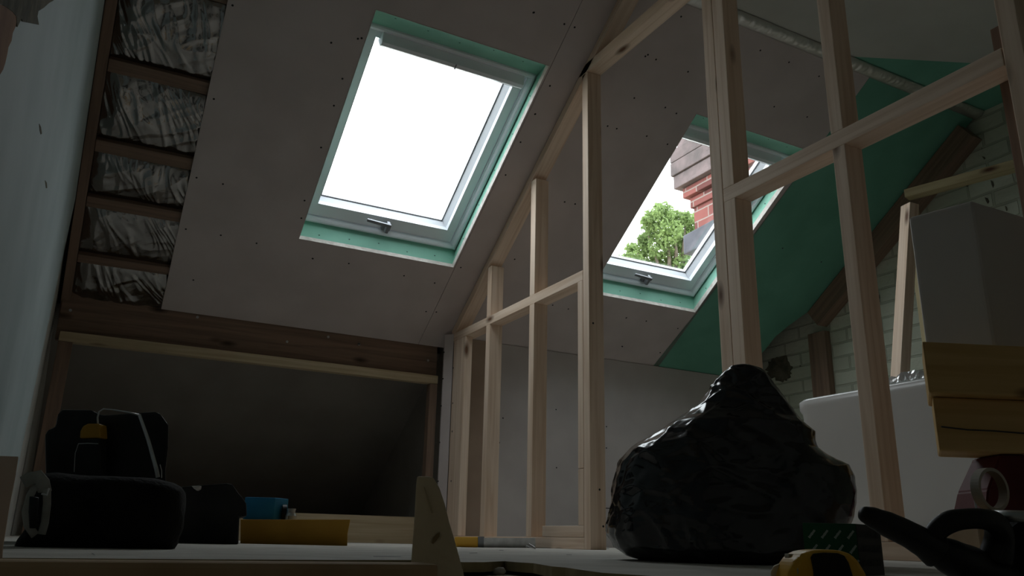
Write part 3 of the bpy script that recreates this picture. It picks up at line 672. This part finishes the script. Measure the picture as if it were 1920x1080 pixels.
# ------------------------------------------------------------------ black rubbish bag
def rubbish_bag():
    D = 1.13; s = D/FPX
    rows = [(1060, 1262, 1470), (1054, 1215, 1502), (1045, 1180, 1525), (1030, 1156, 1548), (1005, 1143, 1568), (985, 1142, 1578), (960, 1147, 1590), (940, 1151, 1597), (920, 1155, 1598), (895, 1160, 1597), (875, 1166, 1588), (862, 1170, 1566), (850, 1180, 1548), (838, 1192, 1532), (825, 1214, 1526), (808, 1245, 1524), (790, 1277, 1500), (770, 1304, 1486), (750, 1322, 1472), (732, 1334, 1458), (716, 1346, 1446), (702, 1358, 1434), (692, 1372, 1424), (688, 1386, 1408)]
    org = at(1370, 1060, D); org.z = FLOOR
    top = 1060 - 688
    dense = []
    for (ya, la, ra), (yb, lb, rb) in zip(rows, rows[1:]):
        m = max(2, int(abs(ya-yb)/2))
        for k in range(m):
            t = k/m; dense.append((ya+(yb-ya)*t, la+(lb-la)*t, ra+(rb-ra)*t))
    dense.append(rows[-1])
    NA = 260; bm = bmesh.new(); R = []
    for (y, l, r_) in dense:
        hgt = (1060-y)/372; c = (l+r_)/2; hw = (r_-l)/2*s
        P0_ = at(c, y, D); z = max(FLOOR, P0_.z) if y < 1056 else FLOOR
        base = Vector((P0_.x, P0_.y, 0)); dep = min(hw, .125*(1-hgt)**.45+.022) 
        push = HF*(.02*sin(hgt*3))
        row = []
        for k in range(NA):
            a = 2*pi*k/NA; ca, sa = cos(a), sin(a); e = .85
            px = math.copysign(abs(ca)**e, ca)*hw; py = math.copysign(abs(sa)**e, sa)*dep
            q = base + push + HR*px + HF*py + UZ*z
            n1 = noise.noise(q*8); n2 = abs(noise.noise(Vector((q.x*11+n1*1.5, q.y*11, q.z*15+q.x*8)))); n3 = abs(noise.noise(Vector((q.x*22+n1*3, q.y*22, q.z*46-q.x*24)))); n4 = abs(noise.noise(Vector((q.x*95+n1*6, q.y*90, q.z*80))))
            fall = min(1, hgt*12+.15); edge = abs(sa)
            vd = noise.voronoi(Vector((q.x*13+n1*1.2, q.y*13, q.z*17+q.x*9)))[0]; ed = max(0, 1-(vd[1]-vd[0])*3.2)
            vd2 = noise.voronoi(Vector((q.x*30+n1*2, q.y*30, q.z*44-q.x*18)))[0]; ed2 = max(0, 1-(vd2[1]-vd2[0])*3.0)
            smo = .30 + .70*max(0, min(1, .5-ca*1.1)); dd = (.018*n1*edge + (.008*(.16-n2) + .0075*ed + .0030*ed2*(.4+hgt))*smo)*fall*(.30+.70*edge)
            dirv = (HR*ca + HF*sa)
            row.append(bm.verts.new(q + dirv*dd + UZ*(.008*noise.noise(q*14+Vector((5, 0, 0)))*fall)))
        R.append(row)
    for A_, B_ in zip(R, R[1:]):
        for k in range(NA): bm.faces.new((A_[k], A_[(k+1) % NA], B_[(k+1) % NA], B_[k]))
    bm.faces.new(R[0][::-1]); bm.faces.new(R[-1])
    for v in bm.verts: v.co.z = max(v.co.z, FLOOR+.0005)
    o = link('rubbish_bag', bm, BAGM, smooth=True); centre(o)
    tag(o, 'full black plastic rubbish bag slumped on the floor in the doorway', 'rubbish bag')
    return o
rubbish_bag()

# ------------------------------------------------------------------ wedge board and bar in the foreground
def pixprism(name, pix, d, dep, mat, lab, cat, bev=.001, parent=None, dirv=None, clampz=None, group=None):
    pts = [at(x, y, d) for x, y in pix]
    if clampz is not None: pts = [p if p.z > clampz else p*(clampz/p.z) if False else Vector((p.x, p.y, clampz)) for p in pts]
    if dirv is None:
        cq = sum(pts, Vector())/len(pts); dirv = Vector((cq.x, cq.y, 0)).normalized()
    bm = bmesh.new(); prism(bm, pts, dirv*dep, bev)
    o = link(name, bm, mat, parent)
    if parent is None: centre(o); tag(o, lab, cat, group)
    return o
yb = 1012 + (-BASE)*FPX/.55
wdg = pixprism('wedge_offcut', [(782, 893), (806, 893), (813, 896), (824, 915), (834, 945), (842, 978), (851, 1008), (860, 1040), (868, 1070), (876, 1108), (764, 1108), (771, 1050), (775, 1000), (778, 950), (780, 910)], .56, .018, PLANK, 'pale tapered wood offcut standing upright in the foreground', 'wood offcut', .0012, clampz=BASE)
for pix in ([(809, 1018), (812, 1008), (819, 1001), (825, 998), (824, 1006), (818, 1014), (812, 1020)], [(794, 912), (797, 914), (806, 940), (812, 962), (809, 962), (801, 938)]):
    bm = bmesh.new(); bm.faces.new([bm.verts.new(at(x, y, .5588)) for x, y in pix]); link('knot', bm, KNOTM if len(pix) == 7 else GRAINM, wdg)
q = onZ(824, 1057, -.0135); 
o = tbox('floor_batten', XL+.02, q.x, q.y, q.y+.028, BASE, -.0135, BARW, None, .003); tag(o, 'brown timber bar lying across the bottom left foreground', 'timber bar')
# small fleck of debris on the subfloor
q = onZ(936, 1071, BASE+.004); bm = bmesh.new(); bmesh.ops.create_icosphere(bm, subdivisions=3, radius=.006)
for v in bm.verts: v.co = Vector((v.co.x*1.4, v.co.y, v.co.z*.7)) * (1+.25*noise.noise(v.co*300))
o = link('plaster_crumb', bm, PBE, smooth=True); o.location = q; tag(o, 'small pale plaster crumb on the dark subfloor near centre', 'debris')

# ------------------------------------------------------------------ filling knife, nails on the floor by the partition
kn = empty('filling_knife', at(930, 1022, 2.55), 'yellow-handled wide steel knife lying before the sole plate', 'filling knife')
kn.location.z = FLOOR
def kb(name, x0, x1, y0, y1, mat, d=2.55, th=.02, bev=.003):
    a = at(x0, y0, d); b = at(x1, y0, d); c = at(x1, y1, d); e = at(x0, y1, d)
    for p in (c, e): p.z = max(p.z, FLOOR+.0005)
    bm = bmesh.new(); prism(bm, [a, b, c, e], HF*th, bev, 0, 3); return link(name, bm, mat, kn)
kb('handle', 852, 897, 1006.5, 1027, YEL, th=.03, bev=.006); kb('ferrule', 896, 908, 1006, 1027, GREYP, th=.012, bev=.002); kb('blade', 907, 1004, 1008.5, 1027, METAL, th=.003, bev=.0008)
for i, (a, b, l) in enumerate((((988, 1022), (1004, 1027), 'small nail lying by the tip of the steel knife'), ((992, 1017.5), (1003, 1024), 'small nail propped against the steel knife blade'))):
    A_ = at(a[0], a[1]+2, 2.45); B_ = at(b[0], b[1]+2, 2.42); bm = bmesh.new(); 
    A_.z = max(A_.z, FLOOR+.0016); B_.z = max(B_.z, FLOOR+.0016)
    tube(bm, [A_, B_], .0014, 8); t = (B_-A_).normalized(); tube(bm, [A_-t*.001, A_], .0032, 10)
    tag(centre(link('nail', bm, METAL)), l, 'nail', 'nails by the knife')

# ------------------------------------------------------------------ tools at the left
def blob_bag(name, pix_rows, d, dep, mat, lab, cat, zmin=FLOOR, amp=.006, group=None):
    m0 = pix_rows[len(pix_rows)//2]; VF = ray((m0[1]+m0[2])/2, 1000); VF.z = 0; VF.normalize(); VR = VF.cross(UZ)
    bm = bmesh.new(); R = []; NA = 80; dense = []
    for (ya, la, ra), (yb_, lb, rb) in zip(pix_rows, pix_rows[1:]):
        m = max(2, int(abs(ya-yb_)/5))
        for k in range(m):
            t = k/m; dense.append((ya+(yb_-ya)*t, la+(lb-la)*t, ra+(rb-ra)*t))
    dense.append(pix_rows[-1])
    for i, (y, l, r_) in enumerate(dense):
        t = i/(len(dense)-1); P = at((l+r_)/2, y, d); hw = (r_-l)/2*d/FPX; dp = dep*(1-.55*t**3)*min(1, .7+t*2)
        row = []
        for k in range(NA):
            a = 2*pi*k/NA; ca, sa = cos(a), sin(a); e = .45
            q = Vector((P.x, P.y, max(P.z, zmin))) + VF*dep + VR*math.copysign(abs(ca)**e, ca)*hw + VF*math.copysign(abs(sa)**e, sa)*dp
            q += (VR*ca+VF*sa)*amp*noise.noise(q*18) + UZ*amp*noise.noise(q*15+Vector((3, 3, 0)))
            q.z = max(q.z, zmin+.0004); row.append(bm.verts.new(q))
        R.append(row)
    for A_, B_ in zip(R, R[1:]):
        for k in range(NA): bm.faces.new((A_[k], A_[(k+1) % NA], B_[(k+1) % NA], B_[k]))
    bm.faces.new(R[0][::-1]); bm.faces.new(R[-1])
    o = link(name, bm, mat, smooth=True); centre(o); tag(o, lab, cat, group); return o
tb = blob_bag('tool_bag', [(1034, 45, 312), (1028, 40, 322), (1016, 44, 330), (985, 62, 340), (950, 68, 344), (925, 72, 345), (912, 74, 344), (903, 76, 338), (896, 80, 325), (890, 90, 290), (886, 104, 240)], 1.12, .085, BLACKS, 'low soft black tool bag on the floor in the left corner', 'tool bag')
def strap(name, pix, d, w, mat, parent):
    bm = bmesh.new(); P = [at(x, y, d + (i % 3)*.002) for i, (x, y) in enumerate(pix)]
    tube(bm, P, w, 10, True, 0, .22, HF); o = link(name, bm, mat, parent, smooth=True); return o
strap('strap', [(66, 1004), (52, 985), (48, 960), (56, 930), (64, 915), (78, 908), (88, 920), (88, 945), (84, 980), (78, 1002)], 1.045, .0055, GREYT, tb)
strap('strap', [(44, 905), (54, 898), (72, 894), (80, 905), (84, 922)], 1.045, .009, GREYT, tb)
strap('buckle', [(64, 932), (62, 960), (64, 990)], 1.04, .006, BLACKP, tb)
bm = bmesh.new(); tube(bm, [at(78, 926, 1.03), at(88, 928, 1.03), at(92, 916, 1.03)], .0012, 8); link('metal_ring', bm, METAL, tb)
# tall black case behind it
cs = pixprism('tool_case', [(86, 1030), (84, 815), (90, 805), (104, 800), (108, 776), (116, 767), (172, 768), (190, 778), (292, 771), (302, 776), (317, 797), (316, 840), (311, 885), (318, 1030)], 1.52, .22, BLACKP, 'tall black tool case standing behind the soft tool bag', 'tool case', .006, clampz=FLOOR)
hk = empty('hacksaw', at(240, 830, 1.49), 'hacksaw with thin grey bow frame leaning on the tall black case', 'hacksaw')
bm = bmesh.new()
path = [(188, 828), (184, 800), (183, 783), (186, 772), (194, 767), (215, 769), (240, 773), (261, 778)]
tube(bm, [at(x, y, 1.497) for x, y in path], .0016, 8)
link('frame', bm, METAL, hk, smooth=True)
bm = bmesh.new(); tube(bm, [at(261, 777, 1.497), at(278, 826, 1.49), at(293, 880, 1.48), at(296, 895, 1.478)], [.003, .0035, .004, .004], 8, True, 0, .5, HF); link('blade', bm, METAL, hk)
yh = empty('yellow_tool', at(168, 820, 1.49), 'yellow-topped tool with dark body against the tall black case', 'hand tool')
bm = bmesh.new(); prism(bm, [at(x, y, 1.48) for x, y in ((149, 822), (150, 808), (155, 799), (164, 794), (186, 794), (188, 820))], HF*.03, .003, 0, 3); link('cap', bm, YELD, yh)
bm = bmesh.new(); prism(bm, [at(x, y, 1.482) for x, y in ((148, 823), (186, 822), (188, 900), (138, 900), (140, 860), (146, 838))], HF*.028, .003); link('body', bm, BLACKP, yh)
bm = bmesh.new(); tube(bm, [at(147, 832, 1.478), at(165, 831, 1.477), at(184, 832, 1.478)], .0008, 6); tube(bm, [at(147, 832, 1.478), at(141, 850, 1.478), at(139, 885, 1.478)], .0006, 6); link('wire', bm, METAL, yh)
bm = bmesh.new(); tube(bm, [at(300, 871, 1.49), at(303, 882, 1.49), at(303, 896, 1.49)], .0008, 6); link('clip', bm, METAL, cs)
pixprism('power_tool_case', [(325, 1030), (325, 918), (345, 912), (425, 906), (436, 908), (447, 924), (454, 932), (462, 944), (463, 968), (449, 970), (446, 1030)], 1.95, .20, BLACKP, 'black chamfered case on the floor left of the blue box', 'tool case', .004, clampz=FLOOR)
bm = bmesh.new(); prism(bm, [at(x, y, 1.935) for x, y in ((359, 911), (375, 911), (374, 917), (369, 920), (363, 916))], HF*.012, .001); o = link('wood_chip', bm, PBE); tag(centre(o), 'tiny pinkish chip on top of the black chamfered case', 'debris')
pixprism('organiser_box', [(449, 1030), (451, 974), (657, 974), (656, 980), (652, 1000), (651, 1024), (648, 1030)], 2.2, .20, YELD, 'long low ochre yellow box on the floor left of the wedge', 'plastic box', .002, clampz=FLOOR)
zt_ = at(500, 974, 2.2).z + .0005
bb = at(492, 973, 2.26); bm = bmesh.new()
w = 37*2.26/FPX; h = at(490, 932, 2.26).z - zt_
fwd = (HF*.9+HR*.35).normalized()
A_ = Vector((bb.x, bb.y, zt_)) - HR*w; B_ = Vector((bb.x, bb.y, zt_)) + HR*w*.55; C_ = B_ + (HR*.022+HF*.06); D_ = A_ + (HR*.022+HF*.06)
prism(bm, [A_, B_, C_, D_], UZ*h, .002); tag(centre(link('blue_box', bm, BLUE)), 'bright blue box sitting on the ochre yellow box', 'box')
q = at(545, 972, 2.27); bm = bmesh.new(); c = Vector((q.x, q.y, zt_)); tube(bm, [c, c+UZ*.012, c+UZ*.020, c+UZ*.028], [.015, .015, .011, .011], 20); tube(bm, [c+UZ*.028, c+UZ*.0315], .012, 20)
tag(centre(link('steel_socket', bm, METAL)), 'small shiny steel socket beside the blue box', 'socket')
q = at(531, 972, 2.30); bm = bmesh.new(); c = Vector((q.x, q.y, zt_+.022)); ax2 = (HR*.93+HF*.35); tube(bm, [c-ax2*.006, c+ax2*.006], .0215, 24); tag(centre(link('black_disc', bm, BLACKP)), 'black round disc between blue box and steel socket', 'disc')
# plasterboard offcut leaning at the far left edge
pixprism('leaning_board', [(-40, 853), (35, 856), (30, 890), (18, 950), (6, 1026), (2, 1062), (-60, 1062)], .62, .010, PINKB, 'pinkish brown board offcut leaning at the far left edge', 'board offcut', .0008, clampz=FLOOR)

# ------------------------------------------------------------------ green box, tape measure, power tool at the lower right
GD = .70
gc = onZ(1605, 1081, FLOOR); gc = at(1604, 1082, GD); gc.z = FLOOR
ztop = at(1604, 982, GD).z
gl_ = onZ(1508, 978, ztop); gr_ = onZ(1690, 1000, ztop)
gr_ = gc + (gr_-gc).normalized()*.085; gr_.z = FLOOR
gc2 = Vector((at(1604, 982, GD).x, at(1604, 982, GD).y, FLOOR))
lq = ray(1508, 979); ld_ = None
L_ = gc2 - HR*.0445 + HF*.004; Rr = gc2 + HR*.040 + HF*.045; Bk = L_ + (Rr-gc2)
gx = empty('screw_box', (gc2+Bk)/2, 'dark green printed cardboard box standing behind the yellow tape measure', 'cardboard box'); 
bm = bmesh.new(); prism(bm, [L_, gc2, Rr, Bk], UZ*(ztop-FLOOR), .0006); gb = link('box', bm, GREENB, gx)
bm = bmesh.new(); prism(bm, [gc2 + (Rr-gc2)*.0 + Vector((0, 0, .0005)), Rr, Rr + (Rr-gc2).cross(UZ).normalized()*.0004, gc2+(Rr-gc2).cross(UZ).normalized()*.0004], UZ*(ztop-FLOOR-.001)); link('dark_side', bm, BLACKP, gx)
def stamp(bm, o, ex_, up, u, v, ln, w, ang, nr):
    # a slanted word: seven small letter blocks along its line
    dx = cos(ang); dz = sin(ang); k = 7
    for i in range(k):
        t = (i+.5)/k*ln; c = o + ex_*(u+dx*t) + up*(v+dz*t) + nr*.0006
        hh = w*(1.25 if i in (0, 3) else 1.0)
        box_into(bm, c, (ex_*dx+up*dz)*(ln/k*.42), (-ex_*dz+up*dx)*hh*.5, nr*.0002)
exf = (gc2-L_).normalized(); nrf = exf.cross(UZ).normalized()
if nrf.dot(-HF) < 0: nrf = -nrf
bm = bmesh.new(); Hh = ztop-FLOOR
for rI, (v0_, shift) in enumerate(((.88, 0), (.60, .001), (.32, .002), (.04, .003))):
    for k in range(4): stamp(bm, L_, exf, UZ, .0045+k*.0108+shift, (v0_-.10)*Hh-.003, .0085, .0017, radians(50), nrf)
link('printed_words', bm, TEXTM, gb)
exs = (Rr-gc2).normalized(); nrs = -(UZ.cross(exs)).normalized()
if nrs.dot(HF) > 0: nrs = -nrs
bm = bmesh.new()
for v0_ in (.80, .52, .24):
    for k in range(8): stamp(bm, gc2 + nrs*.0006, exs, UZ, .003+k*.0070, (v0_-.06)*Hh, .0062, .0010, radians(68), nrs)
link('printed_words', bm, TEXTD, gb)

tm = empty('tape_measure', at(1560, 1100, .45), 'yellow tape measure with black face in the lower right foreground', 'tape measure')
tm.location.z = BASE
td = .45
outl = [(1474, 1148), (1476, 1085), (1484, 1060), (1496, 1043), (1514, 1033), (1540, 1030), (1575, 1031), (1596, 1037), (1611, 1050), (1624, 1072), (1636, 1100), (1642, 1148)]
def pz(x, y, d, zc=BASE+.0003):
    p = at(x, y, d); p.z = max(p.z, zc); return p
bm = bmesh.new(); prism(bm, [pz(x, y, td) for x, y in outl], HF*.026, .004, 0, 4); case = link('case', bm, YEL, tm, smooth=False)
bm = bmesh.new(); prism(bm, [pz(x, y, td-.0012) for x, y in ((1530, 1142), (1526, 1070), (1521, 1045), (1526, 1038), (1545, 1036), (1572, 1037), (1584, 1042), (1592, 1055), (1600, 1080), (1604, 1142))], HF*.004, .0008, 0, 3); link('face_panel', bm, BLACKP, tm)
bm = bmesh.new(); prism(bm, [pz(x, y, td-.0002) for x, y in ((1494, 1066), (1497, 1064), (1498, 1076), (1495, 1077))], HF*.003, .0005); link('rivet', bm, METAL, tm)
pixprism('wood_sliver', [(1444, 1148), (1445, 1072), (1450, 1062), (1462, 1057), (1488, 1056), (1472, 1148)], .47, .02, PLANK, 'pale wood sliver propped left of the tape measure', 'wood offcut', .001, clampz=BASE)
bm = bmesh.new(); prism(bm, [at(x, y, .462) for x, y in ((1479, 1038), (1497, 1040), (1494, 1056), (1484, 1058), (1483, 1048), (1479, 1046))], HF*.008, .0006); link('end_hook', bm, TAPEW, tm)

pt = empty('power_tool', at(1800, 1100, .52), 'dark cordless power tool with loop handle and steel rod at lower right', 'power tool')
pt.location.z = FLOOR
def ptube(name, pix, d, mat, n=18, flat=1.0):
    bm = bmesh.new(); P = [at(x, y, d+dd) for x, y, r, dd in pix]; R = [r*d/FPX for x, y, r, dd in pix]
    # resample smoothly
    PP, RR = [], []
    for i in range(len(P)-1):
        p0, p1, p2, p3 = P[max(i-1, 0)], P[i], P[i+1], P[min(i+2, len(P)-1)]
        for k in range(6):
            t = k/6; PP.append(.5*((2*p1)+(p2-p0)*t+(2*p0-5*p1+4*p2-p3)*t*t+(3*p1-p0-3*p2+p3)*t**3)); RR.append(R[i]+(R[i+1]-R[i])*(t*t*(3-2*t)))
    PP.append(P[-1]); RR.append(R[-1])
    e0 = (PP[0]-PP[1]).normalized(); PP = [PP[0]+e0*RR[0]*.55, PP[0]+e0*RR[0]*.35]+PP; RR = [RR[0]*.45, RR[0]*.8]+RR
    tube(bm, PP, RR, n, True, 0, flat, HF)
    for v in bm.verts: v.co.z = max(v.co.z, FLOOR+.0004)
    return link(name, bm, mat, pt, smooth=True)
d0 = .50
ptube('rear_handle', [(1620, 964, 15, 0), (1640, 972, 20, 0), (1668, 985, 24, 0), (1700, 1000, 25, 0), (1728, 1016, 27, 0), (1755, 1034, 32, 0)], d0, BLACKP)
ptube('body', [(1740, 1022, 22, 0), (1785, 1046, 34, 0), (1825, 1064, 38, .01), (1870, 1085, 40, .02), (1930, 1100, 44, .03)], d0, BLACKP)
ptube('loop_handle', [(1742, 1018, 18, 0), (1758, 994, 19, 0), (1782, 978, 20, 0), (1810, 973, 19, 0), (1842, 973, 19, 0), (1866, 982, 22, .005), (1874, 1008, 26, .01), (1866, 1050, 30, .01)], d0, BLACKP)
bm = bmesh.new(); tube(bm, [at(1862, 967, .515), at(1945, 969, .50)], .0036, 14); link('steel_rod', bm, METAL, pt, smooth=True)
bm = bmesh.new(); c = at(1932, 1042, .53); tube(bm, [c-HF*.014, c-HF*.012, c+HF*.012, c+HF*.014], [.021, .0235, .0235, .021], 40); link('round_guard', bm, BLACKS, pt)
# board offcut on the floor behind the tool
a = onZ(1700, 1074, FLOOR)

# ------------------------------------------------------------------ outside: chimney and tree
CD = 5.7
cc = at(1302, 410, CD)
chx, chy, chz = cc.x, cc.y, cc.z
ch = empty('chimney_stack', (chx+.5, chy-.45, at(1302, 452, CD).z), 'red brick chimney stack with corbelled top seen through the right skylight', 'chimney')
zB = at(1302, 455, CD).z
zS = at(1302, 388, CD).z
bm = bmesh.new(); abox(bm, chx, chx+1.1, chy-.95, chy, zB-.1, zS+.01); o = link('shaft', bm, BRICKR, ch)
lev = [(zS, .075, .045, 0), (zS+.075, .15, .045, 0), (zS+.16, .18, .095, 1), (zS+.18+.08, .30, .15, 1)]
hts = [(1386, ), ]
z = zS; out = 0
for hgt, ov, mt in ((.080, .018, BRICKR), (.078, .052, BRICKR), (.100, .095, LEADM), (.105, .108, LEADM), (.10, .108, LEADM), (.10, .07, LEADM)):
    bm = bmesh.new(); abox(bm, chx-ov, chx+1.1+ov, chy-.95-ov, chy+ov, z, z+hgt-.004, .006); link('corbel_course', bm, mt, ch); z += hgt
bm = bmesh.new(); prism(bm, [Vector((chx-.06, chy+.06, zB-.10)), Vector((chx-.06, chy+.06, zB+.04)), Vector((chx-.06, chy-1.1, zB+.10)), Vector((chx-.06, chy-1.1, zB-.06))], Vector((1.3, 0, 0)), .01); link('flashing', bm, SLATE, ch)
hs = empty('neighbouring_house', (chx+3.5, chy-2, -3), 'slate roofed house carrying the brick chimney outside the right skylight', 'house')
bm = bmesh.new(); prism(bm, [Vector((chx+.45, chy-.12, zB-.30)), Vector((chx+.45, chy-.12, -3)), Vector((chx+.45, chy-6, -3)), Vector((chx+.45, chy-6, zB-.30))], Vector((6, 0, 0))); link('house_wall', bm, BRICKR, hs)
bm = bmesh.new(); prism(bm, [Vector((chx+.30, chy+.03, zB-.29)), Vector((chx+.30, chy-3, zB-.12)), Vector((chx+.30, chy-6.2, zB-.29)), Vector((chx+.30, chy-6.2, zB-.295)), Vector((chx+.30, chy-3, zB-.16)), Vector((chx+.30, chy+.03, zB-.295))], Vector((6.4, 0, 0))); link('roof', bm, SLATE, hs)

def tree():
    TDp = 15.0; k = TDp/FPX
    tr = empty('tree', at(1265, 520, TDp), 'leafy green tree seen through the right skylight', 'tree'); tr.location.z = -3
    cl = [(1245, 400, 20), (1222, 408, 16), (1265, 412, 17), (1287, 408, 13), (1300, 425, 18), (1225, 428, 22), (1255, 432, 26), (1282, 440, 24), (1210, 450, 15), (1240, 460, 26), (1275, 468, 28), (1305, 460, 22), (1200, 472, 18), (1182, 466, 10), (1222, 486, 22), (1255, 494, 26), (1290, 498, 26), (1318, 490, 20), (1190, 490, 18), (1175, 485, 10), (1205, 508, 18), (1240, 515, 22), (1275, 522, 24), (1305, 520, 22), (1330, 450, 20), (1345, 480, 24), (1230, 545, 26), (1270, 555, 28), (1310, 550, 26), (1195, 535, 16), (1350, 520, 26), (1320, 590, 30), (1250, 590, 30), (1212, 415, 10), (1234, 388, 8), (1313, 404, 12), (1160, 485, 6), (1163, 498, 5)]
    rnd = random.Random(3); bm = bmesh.new()
    for x, y, r in cl:
        c = at(x, y, TDp + rnd.uniform(-.35, .35)); R = r*k
        for _ in range(int(19*r)):
            v = Vector((rnd.gauss(0, 1), rnd.gauss(0, 1), rnd.gauss(0, 1))); v = v.normalized()*R*(rnd.random()**.45)*1.05
            p = c+v; n_ = Vector((rnd.gauss(0, 1), rnd.gauss(0, 1), rnd.gauss(0, 1)+.6)).normalized(); x_ = n_.orthogonal().normalized(); x_ = Matrix.Rotation(rnd.random()*6.28, 3, n_) @ x_; y_ = n_.cross(x_); s = rnd.uniform(.022, .04)
            bm.faces.new([bm.verts.new(p+q) for q in (x_*s*1.5, y_*s*.7, -x_*s*1.3, -y_*s*.7)])
    link('foliage', bm, LEAF, tr)
    bm = bmesh.new(); b0 = at(1275, 640, TDp); b0.z = -3; f = at(1272, 580, TDp); 
    tube(bm, [b0, b0.lerp(f, .5)+HR*.05, f], [.22, .17, .12], 12)
    for x, y, m in ((1245, 410, (1255, 500)), (1285, 420, (1280, 500)), (1215, 440, (1240, 530)), (1195, 475, (1225, 540)), (1310, 440, (1295, 520)), (1262, 420, (1268, 490)), (1330, 470, (1310, 540))):
        tube(bm, [f, at(m[0], m[1]+20, TDp), at(m[0], m[1]-15, TDp-.1), at((m[0]+x)/2, (m[1]+y)/2-10, TDp), at(x, y, TDp)], [.09, .05, .035, .025, .008], 8)
    link('trunk', bm, BARK, tr, smooth=True)
tree()
bm = bmesh.new(); abox(bm, -40, 60, 5.5, 80, -3.1, -3.0)
struct(link('ground', bm, BASEM))
